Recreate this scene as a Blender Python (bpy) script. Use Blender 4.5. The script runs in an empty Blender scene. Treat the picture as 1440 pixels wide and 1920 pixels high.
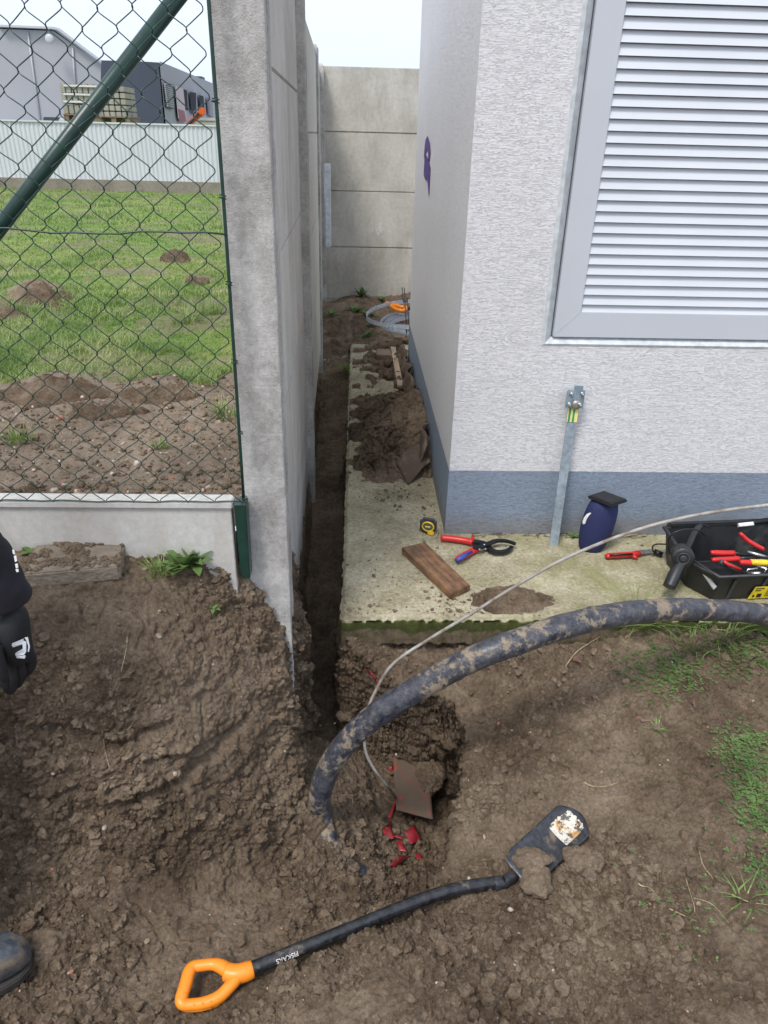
import bpy, bmesh, math, random
import numpy as np
from math import sin, cos, radians as R, pi
from mathutils import Vector, Matrix
random.seed(7)
rng = np.random.default_rng(7)
scn = bpy.context.scene

# ------------------------------------------------------------ camera
FPX, PITCH, YAW, ROLL, EYE = 1364.0, R(27.4), R(2.5), R(1.5), 1.5
fwd = np.array([sin(YAW)*cos(PITCH), cos(YAW)*cos(PITCH), -sin(PITCH)])
rt0 = np.array([cos(YAW), -sin(YAW), 0.0]); up0 = np.cross(rt0, fwd)
rt = cos(ROLL)*rt0 + sin(ROLL)*up0
up = cos(ROLL)*up0 - sin(ROLL)*rt0
cam_d = bpy.data.cameras.new('camera'); cam = bpy.data.objects.new('camera', cam_d)
scn.collection.objects.link(cam); scn.camera = cam
cam_d.sensor_fit = 'VERTICAL'; cam_d.sensor_height = 36; cam_d.lens = FPX/1920*36
cam_d.clip_start = 0.05; cam_d.clip_end = 2000
cam.matrix_world = Matrix(((rt[0], up[0], -fwd[0], 0), (rt[1], up[1], -fwd[1], 0), (rt[2], up[2], -fwd[2], EYE), (0, 0, 0, 1)))
scn.render.resolution_x, scn.render.resolution_y = 768, 1024

# ------------------------------------------------------------ world, sun, exposure
world = bpy.data.worlds.new('World'); scn.world = world; world.use_nodes = True
wn = world.node_tree; wn.nodes.clear()
sky = wn.nodes.new('ShaderNodeTexSky'); sky.sky_type = 'NISHITA'; sky.sun_disc = False
SUN_EL, SUN_ROT = R(60), R(214)
sky.sun_elevation = SUN_EL; sky.sun_rotation = SUN_ROT; sky.air_density = 1.0; sky.dust_density = 4.0; sky.ozone_density = 1.0
hsv = wn.nodes.new('ShaderNodeHueSaturation'); hsv.inputs['Saturation'].default_value = 0.30
mixw = wn.nodes.new('ShaderNodeMix'); mixw.data_type = 'RGBA'; mixw.inputs['Factor'].default_value = 0.72
mixw.inputs['B'].default_value = (4.7, 5.3, 6.4, 1)     # the even cloud cover over the clear sky
bg = wn.nodes.new('ShaderNodeBackground'); bg.inputs['Strength'].default_value = 0.13
wo = wn.nodes.new('ShaderNodeOutputWorld')
wn.links.new(sky.outputs[0], hsv.inputs['Color']); wn.links.new(hsv.outputs[0], mixw.inputs['A'])
wn.links.new(mixw.outputs['Result'], bg.inputs['Color']); wn.links.new(bg.outputs[0], wo.inputs['Surface'])
sun_d = bpy.data.lights.new('sun', 'SUN'); sun_d.energy = 1.5; sun_d.angle = R(14); sun_d.color = (1.0, 0.96, 0.9)
sun = bpy.data.objects.new('sun', sun_d); scn.collection.objects.link(sun)
sdir = Vector((sin(SUN_ROT)*cos(SUN_EL), cos(SUN_ROT)*cos(SUN_EL), sin(SUN_EL)))
sun.rotation_euler = sdir.to_track_quat('Z', 'Y').to_euler()
vs = scn.view_settings; vs.view_transform = 'Standard'; vs.look = 'None'; vs.exposure = 0.80; vs.gamma = 1.0; vs.use_curve_mapping = False

# ------------------------------------------------------------ surveying the photograph: pixel + known plane -> point in the place
def ray(px, py): return fwd*FPX + rt*(px-720) - up*(py-960)
def gz(px, py, z):
    d = ray(px, py); t = (z-EYE)/d[2]; return np.array([0, 0, EYE]) + t*d
def gy(px, py, y):
    d = ray(px, py); return np.array([0, 0, EYE]) + y/d[1]*d

# ------------------------------------------------------------ object helpers
COL = scn.collection
def tag(o, label=None, cat=None, group=None, kind=None):
    if label: o['label'] = label
    if cat: o['category'] = cat
    if group: o['group'] = group
    if kind: o['kind'] = kind
    return o
def empty(name, loc=(0, 0, 0), rot=(0, 0, 0), label=None, cat=None, group=None):
    o = bpy.data.objects.new(name, None); COL.objects.link(o); o.empty_display_size = 0.1
    o.location = loc; o.rotation_euler = rot
    return tag(o, label, cat, group)
def mesh_np(name, V, F, mat, parent=None, smooth=True, attr=None):
    V = np.asarray(V, np.float32); F = np.asarray(F, np.int32)
    me = bpy.data.meshes.new(name); k = F.shape[1]
    me.vertices.add(len(V)); me.vertices.foreach_set('co', V.ravel())
    me.loops.add(F.size); me.loops.foreach_set('vertex_index', F.ravel())
    me.polygons.add(len(F)); me.polygons.foreach_set('loop_start', np.arange(0, F.size, k, dtype=np.int32))
    me.polygons.foreach_set('loop_total', np.full(len(F), k, np.int32))
    me.polygons.foreach_set('use_smooth', np.full(len(F), smooth))
    if attr is not None:
        for an, av in attr.items():
            a = me.attributes.new(an, 'FLOAT', 'POINT'); a.data.foreach_set('value', np.asarray(av, np.float32))
    me.update(calc_edges=True); me.validate()
    o = bpy.data.objects.new(name, me); COL.objects.link(o)
    if mat: me.materials.append(mat)
    if parent: o.parent = parent
    return o
class MB:
    """collects shapes; build() links them as ONE mesh object"""
    def __init__(s): s.bm = bmesh.new()
    def box(s, lo, hi, M=None, bev=0, taper=None):
        vs_ = []
        for z in (0, 1):
            for x, y in ((0, 0), (1, 0), (1, 1), (0, 1)):
                X = [lo[0], hi[0]][x]; Y = [lo[1], hi[1]][y]; Z = [lo[2], hi[2]][z]
                if taper and z == 0:
                    cx, cy = (lo[0]+hi[0])/2, (lo[1]+hi[1])/2
                    X = cx+(X-cx)*taper; Y = cy+(Y-cy)*taper
                v = Vector((X, Y, Z))
                vs_.append(s.bm.verts.new(M @ v if M else v))
        fs = [(0, 3, 2, 1), (4, 5, 6, 7), (0, 1, 5, 4), (1, 2, 6, 5), (2, 3, 7, 6), (3, 0, 4, 7)]
        F = [s.bm.faces.new([vs_[i] for i in f]) for f in fs]
        if bev:
            es = list({e for f in F for e in f.edges})
            bmesh.ops.bevel(s.bm, geom=es, offset=bev, segments=2, affect='EDGES', clamp_overlap=True)
        return s
    def prism(s, pts, off, bev=0):
        """pts: 3D polygon, extruded by vector off"""
        a = [s.bm.verts.new(Vector(p)) for p in pts]; b = [s.bm.verts.new(Vector(p)+Vector(off)) for p in pts]
        n = len(a); F = [s.bm.faces.new(a[::-1]), s.bm.faces.new(b)]
        for i in range(n): F.append(s.bm.faces.new([a[i], a[(i+1) % n], b[(i+1) % n], b[i]]))
        bmesh.ops.recalc_face_normals(s.bm, faces=F)
        if bev:
            es = list({e for f in F for e in f.edges})
            bmesh.ops.bevel(s.bm, geom=es, offset=bev, segments=2, affect='EDGES', clamp_overlap=True)
        return s
    def tube(s, pts, r, n=10, closed=False, caps=True, flat=1.0, upv=None):
        pts = [Vector(p) for p in pts]; m = len(pts)
        rr = r if hasattr(r, '__len__') else [r]*m
        prev = Vector(upv) if upv else None; rings = []
        for i, p in enumerate(pts):
            a = pts[i-1] if (i > 0 or closed) else p; b = pts[(i+1) % m] if (i < m-1 or closed) else p
            t = (b-a).normalized() if (b-a).length > 1e-9 else Vector((0, 0, 1))
            if prev is None: prev = Vector((0, 0, 1)) if abs(t.z) < .9 else Vector((1, 0, 0))
            u = prev - t*prev.dot(t)
            if u.length < 1e-6: u = t.orthogonal()
            u.normalize(); prev = u; w = t.cross(u)
            rings.append([s.bm.verts.new(p + (u*cos(2*pi*k/n)*flat + w*sin(2*pi*k/n))*rr[i]) for k in range(n)])
        for i in range(m if closed else m-1):
            A = rings[i]; B = rings[(i+1) % m]
            for k in range(n): s.bm.faces.new([A[k], A[(k+1) % n], B[(k+1) % n], B[k]]).smooth = True
        if caps and not closed:
            s.bm.faces.new(rings[0][::-1]); s.bm.faces.new(rings[-1])
        return s
    def lathe(s, prof, M=None, n=24, sx=1, sy=1):
        rings = []
        for (r, z) in prof:
            ring = []
            for k in range(n):
                v = Vector((r*cos(2*pi*k/n)*sx, r*sin(2*pi*k/n)*sy, z)); ring.append(s.bm.verts.new(M @ v if M else v))
            rings.append(ring)
        for A, B in zip(rings, rings[1:]):
            for k in range(n): s.bm.faces.new([A[k], A[(k+1) % n], B[(k+1) % n], B[k]]).smooth = True
        s.bm.faces.new(rings[0][::-1]); s.bm.faces.new(rings[-1])
        return s
    def build(s, name, mat, parent=None, smooth=False):
        me = bpy.data.meshes.new(name)
        if smooth:
            for f in s.bm.faces: f.smooth = True
        s.bm.to_mesh(me); s.bm.free()
        o = bpy.data.objects.new(name, me); COL.objects.link(o)
        if mat: me.materials.append(mat)
        if parent: o.parent = parent
        return o
def smooth_path(P, k=6, closed=False):
    P = [np.array(p, float) for p in P]; out = []; n = len(P)
    for i in range(n if closed else n-1):
        if closed: a, b, c, d = P[i-1], P[i], P[(i+1) % n], P[(i+2) % n]
        else: a, b, c, d = P[max(i-1, 0)], P[i], P[i+1], P[min(i+2, n-1)]
        for j in range(k):
            t = j/k
            out.append(.5*((2*b)+(-a+c)*t+(2*a-5*b+4*c-d)*t*t+(-a+3*b-3*c+d)*t**3))
    if not closed: out.append(P[-1])
    return out
def frame_M(o, x, z):
    x = Vector(x).normalized(); z = Vector(z); z = (z-x*z.dot(x)).normalized(); y = z.cross(x)
    return Matrix(((x.x, y.x, z.x, o[0]), (x.y, y.y, z.y, o[1]), (x.z, y.z, z.z, o[2]), (0, 0, 0, 1)))

# ------------------------------------------------------------ materials
class NT:
    def __init__(s, name):
        s.m = bpy.data.materials.new(name); s.m.use_nodes = True; s.t = s.m.node_tree; s.t.nodes.clear()
        s.out = s.n('ShaderNodeOutputMaterial'); s.b = s.n('ShaderNodeBsdfPrincipled'); s.l(s.b.outputs[0], s.out.inputs[0])
        s.tc = s.n('ShaderNodeTexCoord')
    def n(s, t, **k):
        nd = s.t.nodes.new(t)
        for a, v in k.items(): setattr(nd, a, v)
        return nd
    def l(s, a, b): s.t.links.new(a, b)
    def coords(s, scale=(1, 1, 1), rot=(0, 0, 0), world=False):
        mp = s.n('ShaderNodeMapping'); mp.inputs['Scale'].default_value = scale; mp.inputs['Rotation'].default_value = rot
        if world: g = s.n('ShaderNodeNewGeometry'); s.l(g.outputs['Position'], mp.inputs[0])
        else: s.l(s.tc.outputs['Object'], mp.inputs[0])
        return mp.outputs[0]
    def noise(s, co, scale, detail=4, rough=.55, dist=0):
        x = s.n('ShaderNodeTexNoise'); x.inputs['Scale'].default_value = scale; x.inputs['Detail'].default_value = detail
        x.inputs['Roughness'].default_value = rough; x.inputs['Distortion'].default_value = dist; s.l(co, x.inputs['Vector']); return x.outputs[0]
    def voro(s, co, scale, feature='F1', out=0):
        x = s.n('ShaderNodeTexVoronoi', feature=feature); x.inputs['Scale'].default_value = scale; s.l(co, x.inputs['Vector']); return x.outputs[out]
    def ramp(s, f, stops, interp='LINEAR'):
        r = s.n('ShaderNodeValToRGB'); r.color_ramp.interpolation = interp; e = r.color_ramp.elements
        while len(e) < len(stops): e.new(.5)
        for i, (p, c) in enumerate(stops):
            e[i].position = p; e[i].color = (c if hasattr(c, '__len__') else (c, c, c)) + ((1,) if hasattr(c, '__len__') else (1,))
        s.l(f, r.inputs[0]); return r.outputs[0]
    def mix(s, f, a, b, bt='MIX'):
        x = s.n('ShaderNodeMix', data_type='RGBA', blend_type=bt)
        for v, i in ((f, 'Factor'), (a, 'A'), (b, 'B')):
            if hasattr(v, 'is_linked') or isinstance(v, bpy.types.NodeSocket): s.l(v, x.inputs[i])
            else: x.inputs[i].default_value = v if i == 'Factor' else tuple(v)+(1,)
        return x.outputs['Result']
    def math(s, op, a, b=0.0):
        x = s.n('ShaderNodeMath', operation=op)
        for v, i in ((a, 0), (b, 1)):
            if isinstance(v, bpy.types.NodeSocket): s.l(v, x.inputs[i])
            else: x.inputs[i].default_value = v
        return x.outputs[0]
    def set(s, color=None, rough=.6, metal=0, spec=.5, bumps=()):
        if color is not None:
            if isinstance(color, bpy.types.NodeSocket): s.l(color, s.b.inputs['Base Color'])
            else: s.b.inputs['Base Color'].default_value = tuple(color)+(1,)
        if isinstance(rough, bpy.types.NodeSocket): s.l(rough, s.b.inputs['Roughness'])
        else: s.b.inputs['Roughness'].default_value = rough
        s.b.inputs['Metallic'].default_value = metal; s.b.inputs['Specular IOR Level'].default_value = spec
        prev = None
        for h, st, d in bumps:
            bp = s.n('ShaderNodeBump'); bp.inputs['Strength'].default_value = st; bp.inputs['Distance'].default_value = d
            s.l(h, bp.inputs['Height'])
            if prev: s.l(prev, bp.inputs['Normal'])
            prev = bp.outputs[0]
        if prev: s.l(prev, s.b.inputs['Normal'])
        return s.m
def plain(name, c, rough=.5, metal=0, var=.15, vs_=30, bump=0.1, bd=.001, dirt=None, dscale=25, dlev=(.5, .62), world=True, spec=.5):
    t = NT(name); co = t.coords(world=world)
    a = t.noise(co, vs_, 4)
    c1 = tuple(min(1, x*(1+var)) for x in c); c0 = tuple(x*(1-var) for x in c)
    col = t.mix(t.ramp(a, [(.35, 0.), (.65, 1.)]), c0, c1); rg = rough
    if dirt:
        d = t.ramp(t.noise(co, dscale, 6, .65), [(dlev[0], 0.), (dlev[1], 1.)])
        col = t.mix(d, col, dirt); rg = t.math('ADD', t.math('MULTIPLY', d, .9-rough), rough)
    return t.set(col, rg, metal, spec, [(t.noise(co, vs_*6, 3), bump, bd)])

SOILC = [(.080, .054, .034), (.175, .125, .083), (.35, .268, .190)]
def soil_mat(name='soil', k=1.0, pebbles=True):
    t = NT(name); co = t.coords(world=True)
    n1 = t.noise(co, 2.2, 5, .6); n2 = t.noise(co, 14, 6, .65); n3 = t.noise(co, 90, 5, .7)
    f = t.math('ADD', t.math('MULTIPLY', n1, .45), t.math('ADD', t.math('MULTIPLY', n2, .30), t.math('MULTIPLY', n3, .34)))
    S = [tuple(x*k for x in c) for c in SOILC]
    at = t.n('ShaderNodeAttribute'); at.attribute_name = 'loose'
    f = t.math('SUBTRACT', t.math('ADD', f, .01), t.math('MULTIPLY', at.outputs['Fac'], .05))      # loose dug crumbs are damper than the trodden crust
    col = t.ramp(f, [(.38, S[0]), (.50, S[1]), (.66, S[2])])
    if pebbles:
        v = t.voro(co, 55, out=0); vc = t.voro(co, 55, out=1)
        sel = t.math('MULTIPLY', t.ramp(v, [(.10, 1.), (.16, 0.)]), t.ramp(vc, [(.84, 0.), (.88, 1.)]))
        pc = t.ramp(t.noise(co, 40, 1), [(.4, (.28, .22, .16)), (.55, (.42, .38, .32)), (.62, (.35, .14, .08))])
        col = t.mix(t.math('MULTIPLY', sel, .8), col, pc)
    return t.set(col, t.ramp(n2, [(.3, .95), (.7, .8)]), 0, .25, [(n3, 1.0, .010), (t.voro(co, 210), .7, .004), (t.noise(co, 420, 4, .8), 1.0, .005)])
def concrete_mat(name, lo, hi, scale=3, fine=60, bump=.35, stain=None, worldc=True, pits=True, bd=.003, joints=False):
    t = NT(name); co = t.coords(world=worldc)
    f = t.math('ADD', t.math('MULTIPLY', t.noise(co, scale, 6, .65), .6), t.math('MULTIPLY', t.noise(co, fine, 5, .7), .4))
    col = t.ramp(f, [(.36, lo), (.62, hi)])
    if stain:
        col = t.mix(t.ramp(t.noise(t.coords((1, 1, .35), world=worldc), scale*1.7, 6, .7), [(.48, 0.), (.68, .5)]), col, stain)
    b = [(t.noise(co, fine*3, 5, .7), bump, bd)]
    if joints:      # faint pale casting lines across the post
        g = t.n('ShaderNodeNewGeometry'); s = t.n('ShaderNodeSeparateXYZ'); t.l(g.outputs['Position'], s.inputs[0])
        fr_ = t.math('FRACT', t.math('MULTIPLY', t.math('ADD', s.outputs[2], t.math('MULTIPLY', t.noise(co, 5, 2), .012)), 7.7))
        ln = t.math('MULTIPLY', t.ramp(fr_, [(.0, 1.), (.035, 0.)]), t.ramp(t.noise(co, 9, 4, .7), [(.42, .1), (.6, .9)]))
        col = t.mix(t.math('MULTIPLY', ln, .6), col, (.62, .61, .6))
    if pits:
        p = t.ramp(t.voro(co, 85), [(.08, 0.), (.16, 1.)]); b.append((p, .25, .002))
        col = t.mix(t.math('MULTIPLY', t.math('SUBTRACT', 1.0, p), .35), col, tuple(x*.5 for x in lo))
    return t.set(col, .9, 0, .25, b)
M_soil = soil_mat()
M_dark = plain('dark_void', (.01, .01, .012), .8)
M_post = concrete_mat('post_concrete', (.28, .27, .255), (.58, .565, .54), 7, 70, .9, (.25, .235, .21), joints=True)
M_panel = concrete_mat('panel_concrete', (.47, .455, .425), (.64, .62, .58), 2.2, 40, .25, (.29, .27, .24), pits=False)
M_end = concrete_mat('end_panel_concrete', (.42, .40, .345), (.60, .575, .51), 2.5, 30, .25, (.25, .23, .19), pits=False)
M_cream = concrete_mat('pale_panel_concrete', (.50, .49, .44), (.62, .60, .54), 2, 40, .15, pits=False)
M_plate = concrete_mat('plate_concrete', (.42, .41, .385), (.60, .59, .565), 3, 50, .2, (.40, .36, .30))
# ------------------------------------------------------------ numpy noise
def _h(ix, iy, iz, s=0):
    h = (ix.astype(np.int64)*374761393 + iy.astype(np.int64)*668265263 + iz.astype(np.int64)*2147483647 + s*974711) & 0xffffffff
    h = ((h ^ (h >> 13))*1274126177) & 0xffffffff
    h = ((h ^ (h >> 16))*2246822519) & 0xffffffff
    return ((h ^ (h >> 15)) & 0xffffff).astype(np.float32)/np.float32(0xffffff)
def vnoise(P, s=0):
    i = np.floor(P).astype(np.int32); f = (P-i).astype(np.float32); f = f*f*(3-2*f); r = 0
    for dx in (0, 1):
        wx = f[:, 0] if dx else 1-f[:, 0]
        for dy in (0, 1):
            wy = f[:, 1] if dy else 1-f[:, 1]
            for dz in (0, 1):
                wz = f[:, 2] if dz else 1-f[:, 2]
                r = r + wx*wy*wz*_h(i[:, 0]+dx, i[:, 1]+dy, i[:, 2]+dz, s)
    return r*2-1
def fbm(P, sc, o=4, g=.5, s=0):
    r = 0; a = 1; t = 0
    for k in range(o):
        r = r + a*vnoise(P*sc*(2.03**k)+7.3*k, s+k); t += a; a *= g
    return r/t
def clods(P, sc, s=0):
    """rounded lumps: height of the nearest jittered sphere, 0..1"""
    Q = P*sc; i = np.floor(Q).astype(np.int32); best = np.zeros(len(P), np.float32)
    for dx in (-1, 0, 1):
        for dy in (-1, 0, 1):
            for dz in (-1, 0, 1):
                cx, cy, cz = i[:, 0]+dx, i[:, 1]+dy, i[:, 2]+dz
                a = _h(cx, cy, cz, s); b = _h(cx, cy, cz, s+1); c = _h(cx, cy, cz, s+2); r = .25+.55*_h(cx, cy, cz, s+3)
                d2 = (Q[:, 0]-cx-a)**2+(Q[:, 1]-cy-b)**2+(Q[:, 2]-cz-c)**2
                best = np.maximum(best, np.sqrt(np.maximum(0, r*r-d2)))
    return best
def sstep(a, b, x):
    t = np.clip((x-a)/(b-a), 0, 1); return t*t*(3-2*t)
def poly_sdf(X, Y, poly, ws):
    """signed distance (inside positive) and the edge width at the nearest edge"""
    n = len(poly); best = np.full(X.shape, 1e9); w = np.zeros(X.shape); ins = np.zeros(X.shape, bool)
    for i in range(n):
        ax, ay = poly[i]; bx, by = poly[(i+1) % n]; ex, ey = bx-ax, by-ay
        t = np.clip(((X-ax)*ex+(Y-ay)*ey)/(ex*ex+ey*ey+1e-12), 0, 1)
        d = np.hypot(X-ax-t*ex, Y-ay-t*ey); m = d < best
        w = np.where(m, ws[i]*(1-t)+ws[(i+1) % n]*t, w); best = np.where(m, d, best)
        c = ((ay > Y) != (by > Y)) & (X < (bx-ax)*(Y-ay)/(by-ay+1e-12)+ax); ins ^= c
    return np.where(ins, best, -best), w
class RBF:
    def __init__(s, pts, eps=.06, lam=.03):
        s.p = np.array([[p[0], p[1]] for p in pts]); z = np.array([p[2] for p in pts]); s.e = eps; s.m = z.mean()
        D = np.sqrt(((s.p[:, None]-s.p[None])**2).sum(2)+eps*eps); s.w = np.linalg.solve(D-np.eye(len(z))*lam, z-s.m)
    def __call__(s, X, Y):
        r = np.full(X.shape, s.m)
        for (px, py), w in zip(s.p, s.w): r += w*np.sqrt((X-px)**2+(Y-py)**2+s.e**2)
        return r

# ------------------------------------------------------------ the dug ground
wallx = lambda y: -.198-.0185*(y-1.85)      # right face of the fence posts
G = []
for px, py in ((-300, 1010), (0, 1018), (230, 1022), (350, 1030), (450, 1062)): G.append(gy(px, py, 1.84))
for px, py in ((470, 1150), (500, 1170), (545, 1195)): G.append(gy(px, py, 1.82))
for px, py, z in [(60, 1110, .40), (230, 1090, .40), (330, 1085, .37), (0, 1200, .33), (-200, 1200, .34), (150, 1180, .34), (300, 1180, .31), (400, 1150, .27), (440, 1195, .19),
        (0, 1275, .29), (100, 1278, .27), (200, 1270, .27), (300, 1260, .26), (380, 1235, .22), (440, 1240, .15), (500, 1240, .07), (548, 1225, .04),
        (0, 1350, .18), (110, 1345, .165), (200, 1350, .17), (300, 1340, .15), (400, 1330, .09), (500, 1320, .0), (560, 1310, -.06),
        (0, 1440, .06), (110, 1440, .05), (200, 1440, .05), (300, 1430, .03), (400, 1420, -.04), (500, 1410, -.12), (565, 1400, -.20),
        (0, 1530, -.10), (150, 1530, -.09), (300, 1520, -.10), (430, 1500, -.16), (520, 1490, -.24),
        (0, 1620, -.20), (150, 1600, -.21), (300, 1600, -.22), (450, 1600, -.29), (540, 1570, -.35), (0, 1750, -.24), (200, 1750, -.25), (400, 1750, -.28),
        (550, 1700, -.33), (650, 1760, -.31), (0, 1900, -.25), (300, 1900, -.25), (460, 1910, -.22), (550, 1790, -.29), (640, 1830, -.22), (590, 1870, -.11), (680, 1800, -.13), (750, 1765, -.15), (750, 1820, -.085), (860, 1790, -.12), (900, 1750, -.18),
        (900, 1860, -.10), (750, 1910, -.06), (1000, 1850, -.15), (1200, 1850, -.15), (1400, 1850, -.14), (1100, 1680, -.19), (1000, 1740, -.2), (1250, 1700, -.17), (1440, 1700, -.14),
        (1440, 1500, -.13), (1250, 1500, -.165), (1080, 1500, -.20), (950, 1500, -.205), (890, 1600, -.225), (850, 1700, -.25), (780, 1745, -.29), (950, 1400, -.20), (900, 1320, -.20), (1100, 1350, -.17),
        (1250, 1350, -.12), (1440, 1300, -.08), (1440, 1215, -.05), (1250, 1215, -.08), (1100, 1230, -.11), (1000, 1250, -.14), (850, 1235, -.15), (760, 1245, -.16), (680, 1215, -.13)]:
    G.append(gz(px, py, z))
G += [(-2.2, 1.84, .43), (-2.2, 1.2, .3), (-1.6, .9, -.2), (-1.6, .3, -.22), (0, .2, -.1), (0, -.6, 0), (-2, -.6, 0), (2.4, .2, -.1), (2.4, -.6, 0), (2.6, 1.2, -.1), (2.6, 2.2, -.03), (1.6, 2.12, -.06), (2, 2.12, -.05),
      (0, 2.4, -.12), (.6, 2.4, -.12), (1.4, 2.4, -.1), (-.3, 2.3, .1), (-.9, 2.2, .43), (-1.6, 2.2, .43)]
base_f = RBF(G, .05)
HP = [((700, 1268), -.20, .05), ((745, 1296), -.2, .02), ((800, 1300), -.2, .015), ((852, 1318), -.2, .015), ((885, 1400), -.2, .012), ((866, 1500), -.2, .012), ((840, 1600), -.225, .012), ((806, 1680), -.25, .03),
      ((750, 1720), -.29, .10), ((660, 1710), -.33, .14), ((600, 1640), -.35, .14), ((575, 1540), -.34, .10), ((556, 1440), -.22, .04), ((536, 1335), -.10, .03)]
hp = [gz(a, b, z)[:2] for (a, b), z, w in HP]; hw = [w for *_, w in HP]
hp += [np.array([-.225, 1.86]), np.array([-.15, 2.12]), np.array([-.05, 2.1])]; hw += [.02, .02, .02]
hfloor = RBF([gz(*p) for p in [(735, 1390, -.74), (700, 1330, -.72), (740, 1530, -.75), (830, 1560, -.85), (760, 1620, -.72), (840, 1450, -.82), (660, 1500, -.50), (620, 1430, -.45), (650, 1330, -.56), (690, 1640, -.46), (625, 1560, -.40), (655, 1600, -.43), (780, 1340, -.66), (640, 1230, -.64)]], .05)
def ground_z(X, Y):
    z = base_f(X, Y)
    P = np.stack([X, Y, X*0], 1)
    wob = fbm(P, 9, 3, s=3)*.012+fbm(P, 30, 2, s=5)*.005
    sd, w = poly_sdf(X, Y, hp, hw)
    t = sstep(0, 1, (sd+wob)/np.maximum(w, .012))
    z = z*(1-t)+np.minimum(hfloor(X, Y), z)*t
    # trench between the fence and the slab
    zt = np.interp(Y, [1.6, 2.1, 2.6, 3.2, 3.9, 4.6, 5.3, 5.75, 5.95, 6.2], [-.58, -.64, -.58, -.48, -.36, -.31, -.25, -.16, 0.0, .03])
    zt = zt+.015*np.sin(Y*9)+.05*((X+.15)/.1)*.4
    zo = np.where(Y > 2.5, np.where(Y > 5.85, .0+.02*np.sin(X*7+Y*3)+.06*sstep(6.9, 7.4, Y), -.2), z)
    sl = np.minimum(X-(wallx(Y)-.05), (-.035+wob*.5)-X); sl = np.minimum(sl, Y-2.0)
    m = sstep(0, .03, sl+wob*.3)
    z = np.where(Y > 1.98, zo*(1-m)+zt*m, z)
    return z
def refine(V, F, eye=np.array([0, 0, EYE]), k=.0020, lmin=.003, lmax=.08, passes=6):
    """split triangles until edges are short for their distance"""
    for _ in range(passes):
        E = np.sort(np.concatenate([F[:, [0, 1]], F[:, [1, 2]], F[:, [2, 0]]]), 1)
        key = E[:, 0].astype(np.int64)*len(V)+E[:, 1]; uk, inv = np.unique(key, return_inverse=True)
        ua, ub = uk//len(V), uk % len(V); mid = (V[ua]+V[ub])/2; L = np.linalg.norm(V[ua]-V[ub], axis=1)
        D = np.linalg.norm(mid-eye, axis=1); split = L > np.clip(k*D, lmin, lmax)*1.5
        if not split.any(): break
        nid = np.full(len(uk), -1); nid[split] = len(V)+np.arange(split.sum()); V = np.concatenate([V, mid[split]])
        nF = len(F); m = [nid[inv[j*nF:(j+1)*nF]] for j in range(3)]; out = []
        c = (m[0] >= 0).astype(int)+2*(m[1] >= 0)+4*(m[2] >= 0)
        for code in range(8):
            q = c == code
            if not q.any(): continue
            a, b, d = F[q].T; x, y, z = m[0][q], m[1][q], m[2][q]
            T = {0: [(a, b, d)], 1: [(a, x, d), (x, b, d)], 2: [(a, b, y), (a, y, d)], 4: [(a, b, z), (b, d, z)],
                 3: [(a, x, d), (x, y, d), (x, b, y)], 6: [(a, b, z), (b, y, z), (y, d, z)], 5: [(a, x, z), (x, b, z), (b, d, z)],
                 7: [(a, x, z), (x, b, y), (z, y, d), (x, y, z)]}[code]
            out += [np.stack(t_, 1) for t_ in T]
        F = np.concatenate(out)
    return V, F
def vnormals(V, F):
    n = np.cross(V[F[:, 1]]-V[F[:, 0]], V[F[:, 2]]-V[F[:, 0]]); N = np.zeros_like(V)
    for j in range(3):
        for c in range(3): N[:, c] += np.bincount(F[:, j], n[:, c], len(V))
    return N/np.maximum(np.linalg.norm(N, axis=1, keepdims=True), 1e-12)
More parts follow.
